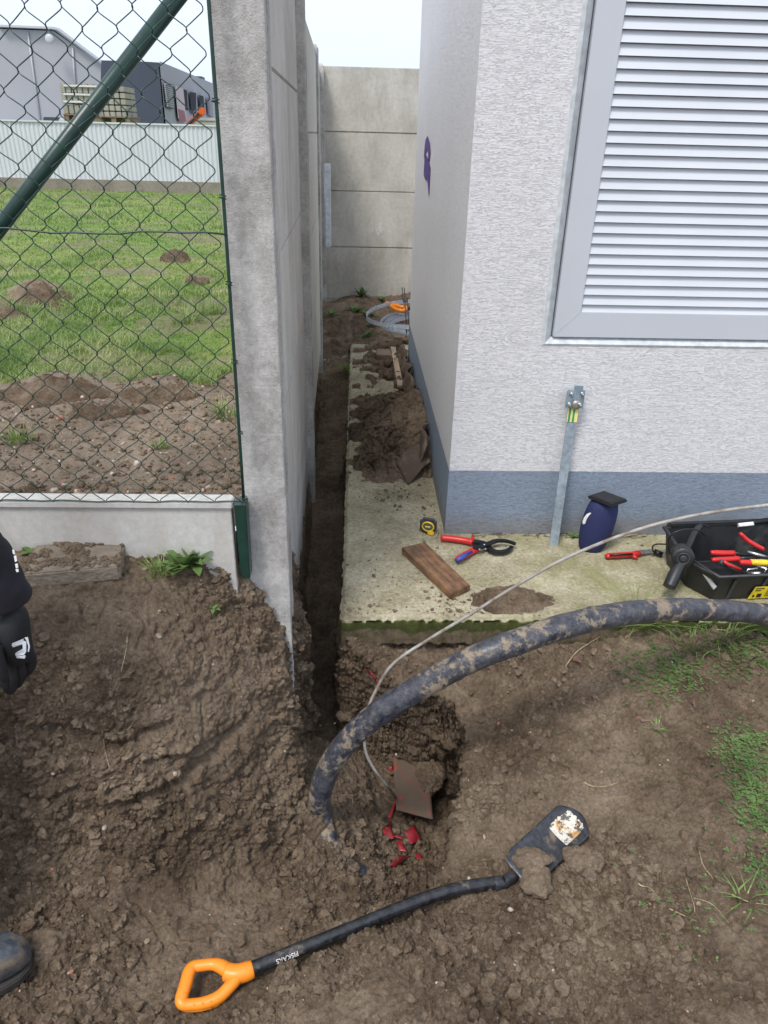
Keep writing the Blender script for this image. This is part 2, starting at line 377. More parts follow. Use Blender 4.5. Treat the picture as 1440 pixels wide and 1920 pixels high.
def soil_disp(V, N, amp=1.0, rough=1.0):
    P = V.astype(np.float32)
    z1 = fbm(P, 2.6, 3, s=11)                                  # crumbly or trodden smooth
    for cx, cy, r, a in ((.62, 1.78, .22, .5), (.30, .92, .45, .45), (.62, 1.12, .25, .5), (-.1, 1.35, .25, .4), (.45, 1.95, .2, .3), (-.75, 1.28, .25, .4), (-.7, .95, .3, .4), (1.0, 1.55, .2, .25), (-.35, 1.15, .25, -.3), (.75, 1.5, .14, -.3)):
        z1 = z1+a*np.exp(-((P[:, 0]-cx)**2+(P[:, 1]-cy)**2)/r**2)
    loose = sstep(-.25, .3, z1+.35*fbm(P, 9, 3, s=12))*rough
    d = .021*fbm(P, 7, 4, .55, s=21)+.007*fbm(P*np.array([1, 1, 1.4], np.float32), 28, 3, .6, s=25)
    rid = 1-np.abs(fbm(P, 13, 3, .5, s=31)); d -= .010*sstep(.90, .99, rid)*(1-loose*.5)      # cracks
    Q = P+np.stack([vnoise(P*45, 41), vnoise(P*45, 42), vnoise(P*45, 43)], 1)*.004
    c = .030*(clods(Q, 14, 50)*sstep(.35, .9, loose+.5*fbm(P, 5, 2, s=51)))
    c += .024*clods(Q, 33, 60)*(.15+.85*loose)*sstep(-.4, .3, fbm(P, 8, 2, s=61))
    c += .0145*clods(Q, 72, 70)*(.25+.75*loose)*sstep(-.6, .1, fbm(P, 17, 2, s=62))
    c += .0095*clods(Q, 150, 75)*(.45+.55*loose)
    gx_ = .5*fbm(P, 20, 3, .6, s=77)
    for (xa, za, xb, zb, dep, wd) in ((-.95, .20, -.62, .10, .05, .016), (-.66, .085, -.50, .12, .035, .012), (-.66, -.06, -.37, -.015, .045, .014), (-.80, -.02, -.60, .0, .02, .012), (-.50, .03, -.33, .0, .03, .012)):
        tt = np.clip((P[:, 0]-xa)/(xb-xa), 0, 1); zc = za+(zb-za)*tt+.03*gx_
        g_ = np.exp(-((P[:, 2]-zc)/wd)**2)*np.exp(-(np.maximum(0, np.maximum(xa-P[:, 0], P[:, 0]-xb))/.03)**2)*(P[:, 1] > 1.1)*(P[:, 1] < 1.6)
        d -= dep*g_*(.6+.6*np.abs(gx_)*2)
    d += c+.0034*fbm(P, 150, 2, .6, s=81)
    return V+N*(d*amp)[:, None], loose
def grid(x0, x1, nx, y0, y1, ny):
    X, Y = np.meshgrid(np.linspace(x0, x1, nx), np.linspace(y0, y1, ny)); i = np.arange(nx*ny).reshape(ny, nx)
    a, b, c, d = i[:-1, :-1].ravel(), i[:-1, 1:].ravel(), i[1:, 1:].ravel(), i[1:, :-1].ravel()
    return X.ravel(), Y.ravel(), np.concatenate([np.stack([a, b, c], 1), np.stack([a, c, d], 1)])
def make_ground():
    VS, FS = [], []; off = 0
    for x0, x1, nx, y0, y1, ny in [(-1.35, 1.75, 311, .55, 2.2, 166), (-.42, .02, 56, 2.2, 5.8, 200), (-.42, .95, 90, 5.8, 7.55, 110)]:
        X, Y, F = grid(x0, x1, nx, y0, y1, ny); V = np.stack([X, Y, ground_z(X, Y)], 1)
        if y0 < 1:
            # the soil wall on the right and under the slab corner is undercut
            dd = np.clip((base_f(V[:, 0], V[:, 1])-V[:, 2])/.42, 0, 1.1); ins = (V[:, 1] < 2.19) & (V[:, 1] > 1.22)
            V[:, 0] += np.where(ins, .13*dd*sstep(.06, .28, V[:, 0]), 0)
            V[:, 1] += np.where(ins, .10*dd*sstep(1.72, 1.96, V[:, 1])*sstep(-.02, .05, V[:, 0])*sstep(2.19, 2.1, V[:, 1]), 0)
        V, F = refine(V, F); VS.append(V); FS.append(F+off); off += len(V)
    V = np.concatenate(VS); F = np.concatenate(FS)
    N = vnormals(V, F); D, loose = soil_disp(V, N)
    # keep the outer border where it was so the surrounding sheet meets it
    e = np.minimum.reduce([V[:, 0]+1.35, 1.75-V[:, 0], V[:, 1]-.55]); k = sstep(0, .05, e)[:, None]
    D = V*(1-k)+D*k
    print('ground verts', len(V))
    return D, F, vnormals(D, F), loose
GV, GF, GN, GL = make_ground()
ground = tag(mesh_np('ground', GV, GF, M_soil, attr={'loose': GL}), kind='structure')
def far_sheet():
    # the ground around the dig: a coarse ring out to the horizon, and the part next to the dig with the same lumps
    V, F = [], []
    def quad(x0, x1, y0, y1, n, m):
        X, Y, f = grid(x0, x1, n, y0, y1, m); Z = base_f(np.clip(X, -2.6, 2.6), np.clip(Y, -.6, 2.2))
        r = sstep(2.5, 6, np.hypot(X, Y)); Z = Z*(1-r)+.05*r; 
        F.append(f+sum(len(v) for v in V)); V.append(np.stack([X, Y, Z], 1))
    quad(-3, -1.35, -1, 1.83, 60, 100); quad(1.75, 4, -1, 2.2, 80, 110); quad(-1.35, 1.75, -1, .55, 110, 55)
    quad(-300, 300, -300, -1, 30, 15); quad(-300, -3, -1, 1.83, 15, 3); quad(4, 300, -1, 2.2, 15, 3)
    return tag(mesh_np('ground_surroundings', np.concatenate(V), np.concatenate(F), M_soil), kind='structure')
far_sheet()
g2 = MB(); g2.prism([(.3, 7.4, -.08), (300, 7.4, -.08), (300, 400, -.08), (.3, 400, -.08)], (0, 0, -.1)); g2.prism([(1.74, 2.2, -.10), (300, 2.2, -.10), (300, 7.4, -.10), (1.74, 7.4, -.10)], (0, 0, -.1))
tag(g2.build('ground_behind', M_soil), kind='structure')

# loose crumbs and pebbles lying on the soil
def ico(sub=1):
    bm = bmesh.new(); bmesh.ops.create_icosphere(bm, subdivisions=sub+1, radius=1); bm.verts.ensure_lookup_table()
    v = np.array([x.co[:] for x in bm.verts]); f = np.array([[q.index for q in p.verts] for p in bm.faces]); bm.free(); return v, f
def scatter_lumps(name, pos, size, mat, flat=.75, jag=.35, sink=.35, nrm=None, sub=1):
    bv, bf = ico(sub); n = len(pos); m = len(bv)
    a = rng.normal(size=(n, 3, 3)); Q, _ = np.linalg.qr(a)
    P = bv[None]*(1+jag*(rng.random((n, m, 1))-.5)); sc = np.stack([np.ones(n), .6+.4*rng.random(n), flat*(.6+.5*rng.random(n))], 1)
    P = np.einsum('nij,nmj->nmi', Q, P*sc[:, None, :])*size[:, None, None]
    P[:, :, 2] *= .85
    up_ = nrm if nrm is not None else np.array([[0, 0, 1.]])
    P += (pos+up_*(size*(1-sink*2)*.6)[:, None])[:, None, :]
    F = (bf[None]+(np.arange(n)*m)[:, None, None]).reshape(-1, 3)
    return mesh_np(name, P.reshape(-1, 3), F, mat, smooth=False)
vis = (GN[:, 2] > .45) & (GV[:, 1] < 2.1) & (GV[:, 0] > -1.2) & (GV[:, 0] < 1.5)
pr = np.where(vis, .12+GL**2, 0); pr /= pr.sum()
ci = rng.choice(len(GV), 26000, p=pr); sz = .0014+.0030*rng.random(26000)+.015*rng.random(26000)**11
M_crumb = soil_mat('soil_crumb_surface', 1.05, False)
tag(scatter_lumps('soil_crumbs', GV[ci], sz, M_crumb, nrm=GN[ci], jag=.85), 'loose crumbs of dug soil lying all over the excavation', 'soil crumbs', kind='stuff')
t = NT('pebble'); co = t.coords(world=True)
M_peb = t.set(t.ramp(t.noise(co, 33, 0), [(.40, (.24, .18, .12)), (.5, (.36, .31, .24)), (.56, (.48, .45, .39)), (.63, (.28, .12, .07))]), .7, 0, .4)
ci = rng.choice(len(GV), 420, p=vis/vis.sum()); sz = .0016+.0022*rng.random(420)+.007*rng.random(420)**8
tag(scatter_lumps('pebbles', GV[ci], sz, M_peb, nrm=GN[ci], jag=.1), 'small pale and reddish pebbles scattered over the brown soil', 'pebbles', kind='stuff')
from mathutils.bvhtree import BVHTree
GT = BVHTree.FromPolygons(GV.tolist(), GF.tolist())
def drop(x, y, d=0.0):
    """height of the lumpy soil under a point"""
    h = GT.ray_cast(Vector((x, y, 3)), Vector((0, 0, -1)))
    return (h[0].z if h[0] else 0)+d
def onsoil(px, py, d=0.0):
    """where the line of sight through a pixel meets the soil"""
    h = GT.ray_cast(Vector((0, 0, EYE)), Vector(ray(px, py)).normalized())
    p = h[0]
    if p is None: q = gz(px, py, -.02); return q+np.array([0, 0, d])
    return np.array([p.x, p.y, p.z+d])
# ------------------------------------------------------------ concrete slab (pavement strip round the building)
def slab():
    t = NT('slab_concrete'); co = t.coords(world=True); cx = t.coords((14, 90, 60), world=True)
    f = t.math('ADD', t.math('MULTIPLY', t.noise(co, 4, 6, .65), .5), t.math('MULTIPLY', t.noise(co, 75, 6, .75), .5))
    col = t.ramp(f, [(.38, (.19, .165, .105)), (.5, (.37, .33, .225)), (.62, (.56, .515, .39))])
    far = t.n('ShaderNodeSeparateXYZ'); g = t.n('ShaderNodeNewGeometry'); t.l(g.outputs['Position'], far.inputs[0])
    # green algae towards the right, dried mud specks and stains further in
    alg = t.math('MULTIPLY', t.ramp(far.outputs[0], [(.25, 0.), (.9, 1.)]), t.ramp(t.noise(co, 6, 5, .7), [(.42, 0.), (.6, .55)]))
    col = t.mix(alg, col, (.22, .22, .08))
    mud = t.ramp(t.noise(co, 28, 7, .75), [(.56, 0.), (.64, 1.)]); fy = t.n('ShaderNodeMapRange'); fy.inputs[1].default_value = 2.6; fy.inputs[2].default_value = 4.2; t.l(far.outputs[1], fy.inputs[0])
    col = t.mix(t.math('MULTIPLY', mud, t.math('ADD', t.math('MULTIPLY', fy.outputs[0], .6), .35)), col, (.13, .10, .072))
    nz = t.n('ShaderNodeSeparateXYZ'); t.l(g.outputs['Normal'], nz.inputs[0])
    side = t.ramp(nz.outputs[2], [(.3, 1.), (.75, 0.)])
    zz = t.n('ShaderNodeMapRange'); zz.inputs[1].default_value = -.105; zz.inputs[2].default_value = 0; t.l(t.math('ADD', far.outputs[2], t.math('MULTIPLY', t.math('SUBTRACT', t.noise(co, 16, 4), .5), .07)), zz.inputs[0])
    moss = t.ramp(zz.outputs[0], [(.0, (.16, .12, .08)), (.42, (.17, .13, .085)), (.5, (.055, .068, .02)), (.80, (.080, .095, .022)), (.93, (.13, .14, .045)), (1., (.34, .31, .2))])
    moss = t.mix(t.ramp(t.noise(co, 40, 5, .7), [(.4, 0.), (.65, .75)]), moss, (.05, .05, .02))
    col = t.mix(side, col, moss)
    m = t.set(col, .92, 0, .25, [(t.noise(co, 110, 6, .8), .8, .006), (t.noise(cx, 1, 3, .6), .35, .004)])
    VS = []
    # top as a rough, slightly broomed surface with ragged edges
    def sheet(x0, x1, y0, y1, n, k):
        X, Y, F = grid(x0, x1, n, y0, y1, k); return X, Y, F
    X, Y, F = sheet(-.05, 3.2, 2.088, 2.76, 600, 150)
    X2, Y2, F2 = sheet(-.05, .42, 2.76, 5.84, 100, 420)
    def rag(X, Y):
        P = np.stack([X, Y, X*0], 1).astype(np.float32); n = fbm(P, 22, 4, .6, s=90)
        z = .0025*fbm(P, 60, 3, .7, s=91)+.003*fbm(P, 5, 2, s=92)
        el = X+.05; ef = np.where(Y < 2.5, Y-2.088, 1); eb = 5.84-Y
        e = np.minimum(np.minimum(el, ef), eb); z -= .014*(1-sstep(0, .014+.01*n, e))
        X = X+np.where(el < .004, .006*n, 0); Y = Y+np.where(np.abs(ef) < .004, .006*n, 0)
        return X, Y, z
    for A, B, f in ((X, Y, F), (X2, Y2, F2)):
        a, b, z = rag(A, B); VS.append((np.stack([a, b, z], 1), f))
    V = np.concatenate([v for v, _ in VS]); Fq = np.concatenate([VS[0][1], VS[1][1]+len(VS[0][0])])
    bm = bmesh.new(); me = bpy.data.meshes.new('tmp')
    me.from_pydata(V.tolist(), [], Fq.tolist()); bm.from_mesh(me); bmesh.ops.remove_doubles(bm, verts=bm.verts, dist=.0005)
    be = [e for e in bm.edges if e.is_boundary and (e.verts[0].co.x < .0 or e.verts[0].co.y < 2.11 or e.verts[0].co.y > 5.8) and (e.verts[1].co.x < .0 or e.verts[1].co.y < 2.11 or e.verts[1].co.y > 5.8)]
    cur = be
    for k in range(8):
        r = bmesh.ops.extrude_edge_only(bm, edges=cur); vs_ = [v for v in r['geom'] if isinstance(v, bmesh.types.BMVert)]
        for v in vs_:
            c = np.array([v.co[:]], np.float32); n_ = float(vnoise(c*60, 95)[0]); n2 = float(vnoise(c*170, 96)[0])
            v.co.z = -.013*(k+1) if k < 7 else -.112+.006*n_
            d = .0022*n_+.0014*n2
            if v.co.x < -.03: v.co.x += d
            elif v.co.y < 2.12: v.co.y += d
        cur = [e for e in r['geom'] if isinstance(e, bmesh.types.BMEdge)]
    for f_ in bm.faces: f_.smooth = True
    bmesh.ops.recalc_face_normals(bm, faces=bm.faces)
    bm.to_mesh(me); bm.free(); o = bpy.data.objects.new('pavement', me); COL.objects.link(o); me.materials.append(m)
    return tag(o, kind='structure')
slab()

# ------------------------------------------------------------ building
def plaster(name, c, cd):
    t = NT(name); w = t.coords(world=True)
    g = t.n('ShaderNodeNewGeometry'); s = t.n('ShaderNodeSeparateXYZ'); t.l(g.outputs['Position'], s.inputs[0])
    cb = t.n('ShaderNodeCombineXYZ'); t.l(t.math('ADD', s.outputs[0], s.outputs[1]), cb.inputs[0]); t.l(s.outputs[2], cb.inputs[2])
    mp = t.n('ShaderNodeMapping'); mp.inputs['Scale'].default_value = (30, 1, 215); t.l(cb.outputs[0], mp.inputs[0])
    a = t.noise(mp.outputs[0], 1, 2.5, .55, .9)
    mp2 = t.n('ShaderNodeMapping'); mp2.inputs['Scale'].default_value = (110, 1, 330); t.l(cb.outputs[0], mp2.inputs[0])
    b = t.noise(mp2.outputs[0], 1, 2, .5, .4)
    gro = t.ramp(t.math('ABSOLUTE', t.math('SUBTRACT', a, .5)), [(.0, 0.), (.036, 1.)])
    big = t.noise(w, 1.6, 4, .6)
    col = t.mix(t.ramp(big, [(.35, 0.), (.65, 1.)]), tuple(x*.95 for x in c), c)
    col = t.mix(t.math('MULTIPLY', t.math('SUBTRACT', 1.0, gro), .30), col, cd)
    # splash dirt near the ground
    dz = t.math('ADD', s.outputs[2], t.math('MULTIPLY', t.noise(w, 14, 5, .7), -.09))
    col = t.mix(t.math('MULTIPLY', t.ramp(dz, [(.0, 1.), (.06, 0.)]), .45), col, (.22, .18, .13))
    return t.set(col, .85, 0, .3, [(gro, .65, .0028), (b, .35, .0015)])
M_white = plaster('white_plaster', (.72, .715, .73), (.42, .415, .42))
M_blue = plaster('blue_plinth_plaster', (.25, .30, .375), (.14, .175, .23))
M_trim = plain('smooth_reveal', (.50, .53, .55), .7, bump=.15)
M_frame = plain('powder_coated_frame', (.50, .525, .565), .38, 0.0, var=.03, vs_=2, bump=.02)
M_slat = plain('louvre_aluminium', (.57, .60, .64), .42, 0.0, var=.03, vs_=3, bump=.02)
CX, CY, BX, BY = .380, 2.697, 3.1, 5.30
bld = empty('transformer_building', (CX, CY, 0), label='grey plastered utility building with a blue base band and a louvred vent', cat='building')
def P0(o): o.matrix_parent_inverse = o.parent.matrix_world.inverted() if o.parent.type != 'EMPTY' else Matrix.Translation(-Vector(o.parent.location)); return o
lx0, lx1, lz0, lz1 = .690, 1.95, .808, 2.12
b = MB()
def wallshell(z0, z1, p=0.0):
    # outer skin: left face, front face with the vent opening, back and right
    for q in ([(CX-p, CY-p, z0), (CX-p, BY, z0), (CX-p, BY, z1), (CX-p, CY-p, z1)],
              [(BX, CY-p, z0), (BX, BY, z0), (BX, BY, z1), (BX, CY-p, z1)], [(CX-p, BY, z0), (BX, BY, z0), (BX, BY, z1), (CX-p, BY, z1)]):
        b.bm.faces.new([b.bm.verts.new(v) for v in q])
wallshell(.27, 2.75)
for x0, x1, z0, z1 in ((CX, lx0, .27, 2.75), (lx1, BX, .27, 2.75), (lx0, lx1, .27, lz0), (lx0, lx1, lz1, 2.75)):
    b.bm.faces.new([b.bm.verts.new(v) for v in ((x0, CY, z0), (x1, CY, z0), (x1, CY, z1), (x0, CY, z1))])
bmesh.ops.remove_doubles(b.bm, verts=b.bm.verts, dist=.0004)
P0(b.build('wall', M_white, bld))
b = MB()
wallshell(-.3, .294, 0.002)
b.bm.faces.new([b.bm.verts.new(v) for v in ((CX-.002, CY-.002, -.3), (BX, CY-.002, -.3), (BX, CY-.002, .294), (CX-.002, CY-.002, .294))])
bmesh.ops.remove_doubles(b.bm, verts=b.bm.verts, dist=.0004)
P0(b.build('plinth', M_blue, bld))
P0(MB().box((CX-.12, CY-.12, 2.75), (BX+.12, BY+.12, 2.9), bev=.01).build('roof', plain('roof_sheet', (.3, .3, .32), .6), bld))
# vent: smooth reveal, frame, slats
vent = MB()
o_ = [(lx0, lz0), (lx1, lz0), (lx1, lz1), (lx0, lz1)]; i_ = [(lx0+.040, lz0+.030), (lx1-.03, lz0+.030), (lx1-.03, lz1-.03), (lx0+.040, lz1-.03)]
for k in range(4):
    a0, a1 = o_[k], o_[(k+1) % 4]; c0, c1 = i_[k], i_[(k+1) % 4]
    yo, ym, yi = CY, CY-.004, CY+.022
    m0 = tuple(a0[j]+(c0[j]-a0[j])*.35 for j in (0, 1)); m1 = tuple(a1[j]+(c1[j]-a1[j])*.35 for j in (0, 1))
    for (p, q, y0, y1, r_, s_) in ((a0, a1, yo, ym, m0, m1), (m0, m1, ym, yi, c0, c1)):
        vent.bm.faces.new([vent.bm.verts.new((p[0], y0, p[1])), vent.bm.verts.new((q[0], y0, q[1])), vent.bm.verts.new((s_[0], y1, s_[1])), vent.bm.verts.new((r_[0], y1, r_[1]))])
    vent.bm.faces.new([vent.bm.verts.new((c0[0], yi, c0[1])), vent.bm.verts.new((c1[0], yi, c1[1])), vent.bm.verts.new((c1[0], yi+.1, c1[1])), vent.bm.verts.new((c0[0], yi+.1, c0[1]))])
reveal = P0(vent.build('window_reveal', M_trim, bld))
fr = MB(); fx0, fx1, fz0, fz1 = lx0+.045, lx1-.03, lz0+.034, lz1-.03; fw = .093; fy = CY+.006
for (a, b_, c, d) in ((((fx0, fz0), (fx1, fz0), (fx1-fw, fz0+fw), (fx0+fw, fz0+fw))), (((fx1, fz0), (fx1, fz1), (fx1-fw, fz1-fw), (fx1-fw, fz0+fw))), (((fx1, fz1), (fx0, fz1), (fx0+fw, fz1-fw), (fx1-fw, fz1-fw))), (((fx0, fz1), (fx0, fz0), (fx0+fw, fz0+fw), (fx0+fw, fz1-fw)))):
    fr.prism([(q[0], fy, q[1]) for q in (a, b_, c, d)], (0, .05, 0), bev=.0012)
louvre = P0(fr.build('louvre_frame', M_frame, bld))
sl = MB(); x0, x1 = fx0+fw-.002, fx1-fw+.002; zt = .961-.0355*1+.002
z = fz0+fw-.001
zz = .9265
while zz < fz1-fw:
    # a sloping blade with a turned-down lip
    A = [(x0, fy+.004, zz), (x0, fy+.0052, zz+.003), (x0, fy+.016, zz+.0325), (x0, fy+.030, zz+.045), (x0, fy+.032, zz+.043), (x0, fy+.007, zz-.0)]
    sl.prism(A, (x1-x0, 0, 0)); zz += .0355
s_ = sl.build('slats', M_slat, louvre); s_.matrix_parent_inverse = louvre.matrix_parent_inverse.inverted()@louvre.matrix_parent_inverse; s_.location = (0, 0, 0)
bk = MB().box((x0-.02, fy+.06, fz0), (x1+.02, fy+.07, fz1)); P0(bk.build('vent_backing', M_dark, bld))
# purple paint mark on the left face
M_purple = plain('purple_spray_paint', (.10, .05, .24), .7)
def leftface(px, py):
    d = ray(px, py); t_ = (CX)/d[0]; p = np.array([0, 0, EYE])+t_*d; return (CX-.0035, p[1], p[2])
gr = MB()
for pts in ([(799, 262), (803, 254), (807, 268), (808, 284), (806, 302), (804, 302), (804, 286), (801, 281), (798, 290), (797, 300), (796, 292), (797, 276)], [(797, 298), (800, 290), (805, 300), (808, 314), (807, 330), (806, 348), (805, 370), (804, 358), (802, 335), (799, 338), (796, 330), (797, 322), (795, 331), (796, 314)]):
    f = gr.bm.faces.new([gr.bm.verts.new(leftface(*p)) for p in pts])
bmesh.ops.triangulate(gr.bm, faces=gr.bm.faces)
P0(gr.build('paint_mark', M_purple, bld))

# ------------------------------------------------------------ prefabricated concrete fence along the trench
wall = empty('concrete_fence', (-.26, 1.9, 0), label='tall precast concrete panel fence with slotted posts running beside the trench', cat='fence')
ang = math.atan(-.0185)
def wallM(y): return Matrix.Translation((wallx(y), y, 0)) @ Matrix.Rotation(-ang, 4, 'Z') @ Matrix.Identity(4)
def post(y, top, bot, name='post', w=.12, d=.125, cap=.02):
    b = MB(); n = 26; ws = []
    # I-section post: face flanges and a web, rounded top
    M = wallM(y)
    sec = [(-w, 0), (0, 0), (0, d*.36), (-.042, d*.36+.004), (-.042, d*.64-.004), (0, d*.64), (0, d), (-w, d), (-w, d*.64), (-w+.042, d*.64-.004), (-w+.042, d*.36+.004), (-w, d*.36)]
    rings = []
    for i in range(n+1):
        z_ = bot+(top-bot)*i/n; k = 1.0
        if i == n: k = .82
        if i == n-1: z_ = top-.02
        rings.append([b.bm.verts.new(M @ Vector(((p[0]+w/2)*k-w/2+.0012*math.sin(z_*23+j), (p[1]-d/2)*k+d/2+.0012*math.cos(z_*17+j*2), z_))) for j, p in enumerate(sec)])
    for A, B in zip(rings, rings[1:]):
        for k in range(12): b.bm.faces.new([A[k], A[(k+1) % 12], B[(k+1) % 12], B[k]])
    b.bm.faces.new(rings[-1]); b.bm.faces.new(rings[0][::-1])
    o = P0(b.build(name, M_post, wall)); md = o.modifiers.new('edge', 'BEVEL'); md.width = .004; md.segments = 2; md.limit_method = 'ANGLE'
    return o
post(1.85, 2.10, -.75); post(3.75, 2.10, -.75); post(5.66, 2.02, -.6)
post(7.36, 2.035, -.5)
def panels(y0, y1, ztops, mat, thick=.04, off=.055):
    for i, (z0, z1) in enumerate(ztops):
        M = wallM(y0); b = MB(); b.box((-off-thick, 0.055, z0+.0015), (-off, y1-y0+.045, z1-.0015), M, bev=.004); b.box((-off-thick*.8, 0.056, z0-.008), (-off-thick*.3, y1-y0+.044, z1+(.008 if i < len(ztops)-1 else -.01)), M)
        P0(b.build('panel', mat, wall))
panels(1.85, 3.75, [(.09+.5*k-.43, .09+.5*k+.07) for k in range(-1, 5)], M_panel, off=.038)
panels(3.75, 5.66, [(.0, .5), (.5, 1.0), (1.0, 1.5), (1.5, 1.985)], M_cream, off=.014)
panels(5.66, 7.36, [(-.25, .25), (.25, .75), (.75, 1.25), (1.25, 1.75), (1.75, 1.99)], M_cream, off=.038)
endw = empty('concrete_end_fence', (.3, 7.5, 0), label='weathered precast concrete panel fence closing off the far end of the alley', cat='fence')
for k, (z0, z1) in enumerate(((-.45, .02), (.02, .52), (.52, 1.02), (1.02, 1.515), (1.515, 2.028))):
    b = MB().box((-.33, 7.50+.0012*(k % 2), z0+.002), (1.72, 7.54, z1-.002), bev=.005); b.box((-.32, 7.515, z0-.009), (1.71, 7.53, z1-.01)); P0(b.build('panel', M_end, endw))
    b = MB().box((1.80, 7.50+.0012*(k % 2), z0+.002), (3.8, 7.54, z1-.002), bev=.005); P0(b.build('panel', M_end, endw))
P0(MB().box((1.70, 7.47, -.5), (1.82, 7.6, 2.06), bev=.008).build('post', M_post, endw))
# pale splash on the end wall
t = MB(); c = gy(711, 430, 7.497)
pts = [(704, 418), (710, 415), (718, 420), (720, 430), (717, 438), (712, 442), (711, 448), (707, 438), (704, 430)]
t.bm.faces.new([t.bm.verts.new(gy(a, b_, 7.497)) for a, b_ in pts]); P0(t.build('paint_splash', plain('whitish_splash', (.55, .54, .5), .8), endw))
# white cable guard on the fence post
cg = MB(); cg.box((wallx(6.9)+.0, 6.85, .60), (wallx(6.9)+.055, 6.98, 1.27), bev=.006); cg.box((wallx(6.9)+.012, 6.84, 1.2), (wallx(6.9)+.04, 6.86, 1.25)); cg.box((wallx(6.9)+.01, 6.83, .60), (wallx(6.9)+.045, 6.86, 1.0), bev=.003)
tag(cg.build('cable_guard', plain('white_plastic', (.62, .66, .70), .4)), 'slim white plastic box fixed upright on the far fence post', 'box')
# ------------------------------------------------------------ lawn behind the mesh fence
def lawn_z(X, Y):
    P = np.stack([X, Y, X*0], 1).astype(np.float32)
    z = .46-.011*(Y-2)+.018*fbm(P, 1.3, 3, s=101)*sstep(2, 3.5, Y)
    for cx, cy, r, h in MOLE: z = z+h*np.exp(-(((X-cx)/r)**2+((Y-cy)/(r*.8))**2))
    return z
MOLE = []
for px, py, r, h in ((330, 490, .16, .06), (72, 560, .22, .10), (372, 530, .12, .04), (20, 592, .14, .04), (110, 735, .17, .035), (300, 735, .11, .04), (55, 745, .1, .02), (170, 770, .12, .02)):
    q = gz(px, py, .45-.011*(3 if py > 600 else 5)); MOLE.append((q[0], q[1], r*(1 if py > 600 else 1), h))
def grass_amt(X, Y):
    """1 on the lawn, 0 on the bare strip along the fence"""
    P = np.stack([X, Y, X*0], 1).astype(np.float32)
    e = Y-(3.28+.10*fbm(P, 2.2, 3, s=111)+.06*fbm(P, 11, 2, s=112)-.12*np.clip(-X-1.4, 0, .5)+.5*sstep(-.75, -.45, X))
    g = sstep(-.04, .10, e)
    for cx, cy, r, h in MOLE:
        g = g*(1-.95*np.exp(-((((X-cx)/r)**2+((Y-cy)/(r*.8))**2)*.8)**2)*(h > .03))
    return g*np.where(fbm(P, 1.7, 4, s=115) < -.22, .35, 1)*np.where(fbm(P, 7, 3, s=117) < -.3, .4, 1)
X, Y, F = grid(-4.2, -.33, 150, 1.90, 7, 190); V = np.stack([X, Y, lawn_z(X, Y)], 1)
V, F = refine(V, F, k=.0035, passes=4); N = vnormals(V, F); D, lo = soil_disp(V, N, .55, .75)
q = grass_amt(V[:, 0], V[:, 1])[:, None]; D = D*(1-q*.6)+V*(q*.6)
X2, Y2, F2 = grid(-26, -.33, 120, 7, 40, 100); V2 = np.stack([X2, Y2, lawn_z(X2, Y2)], 1)
X3, Y3, F3 = grid(-26, -4.2, 40, 1.9, 7, 20); V3 = np.stack([X3, Y3, lawn_z(X3, Y3)-.002], 1)
LV = np.concatenate([D, V2, V3]); LF = np.concatenate([F, F2+len(D), F3+len(D)+len(V2)])
la = grass_amt(LV[:, 0], LV[:, 1])
def lawn_mat():
    t = NT('lawn_soil_and_turf'); co = t.coords(world=True)
    at = t.n('ShaderNodeAttribute'); at.attribute_name = 'grass'
    n1 = t.noise(co, 2.2, 5, .6); n2 = t.noise(co, 30, 6, .7); n3 = t.noise(co, 160, 5, .7)
    f = t.math('ADD', t.math('MULTIPLY', n1, .35), t.math('ADD', t.math('MULTIPLY', n2, .35), t.math('MULTIPLY', n3, .32)))
    soil = t.ramp(f, [(.38, (.085, .063, .045)), (.5, (.17, .132, .098)), (.64, (.27, .218, .168))])
    g = t.ramp(t.math('ADD', t.math('MULTIPLY', t.noise(co, .9, 5, .65), .6), t.math('MULTIPLY', t.noise(co, 12, 4, .7), .4)), [(.36, (.08, .13, .025)), (.5, (.13, .21, .04)), (.60, (.24, .24, .085)), (.7, (.30, .24, .12))])
    return t.set(t.mix(at.outputs['Fac'], soil, g), .95, 0, .2, [(n2, .6, .012), (n3, .6, .003)])
tag(mesh_np('lawn', LV, LF, lawn_mat(), attr={'grass': la}), kind='structure')
LT = BVHTree.FromPolygons(LV.tolist(), LF.tolist())
def onlawn(px, py):
    h = LT.ray_cast(Vector((0, 0, EYE)), Vector(ray(px, py)).normalized()); return np.array(h[0])
# pebbles in the bare strip
m = (LV[:, 1] < 3.6) & (LV[:, 0] > -2) & (la < .3); ci = rng.choice(np.where(m)[0], 900)
sz = .0022+.003*rng.random(900)+.013*rng.random(900)**9
tag(scatter_lumps('strip_pebbles', LV[ci], sz, M_peb, jag=.1), 'pale pebbles strewn over the bare strip of soil behind the mesh fence', 'pebbles', kind='stuff')
ci = rng.choice(np.where(m)[0], 2600); sz = .003+.005*rng.random(2600)+.012*rng.random(2600)**7
tag(scatter_lumps('strip_soil_crumbs', LV[ci], sz, M_crumb, jag=.5), 'small soil crumbs on the bare strip behind the mesh fence', 'soil crumbs', kind='stuff')

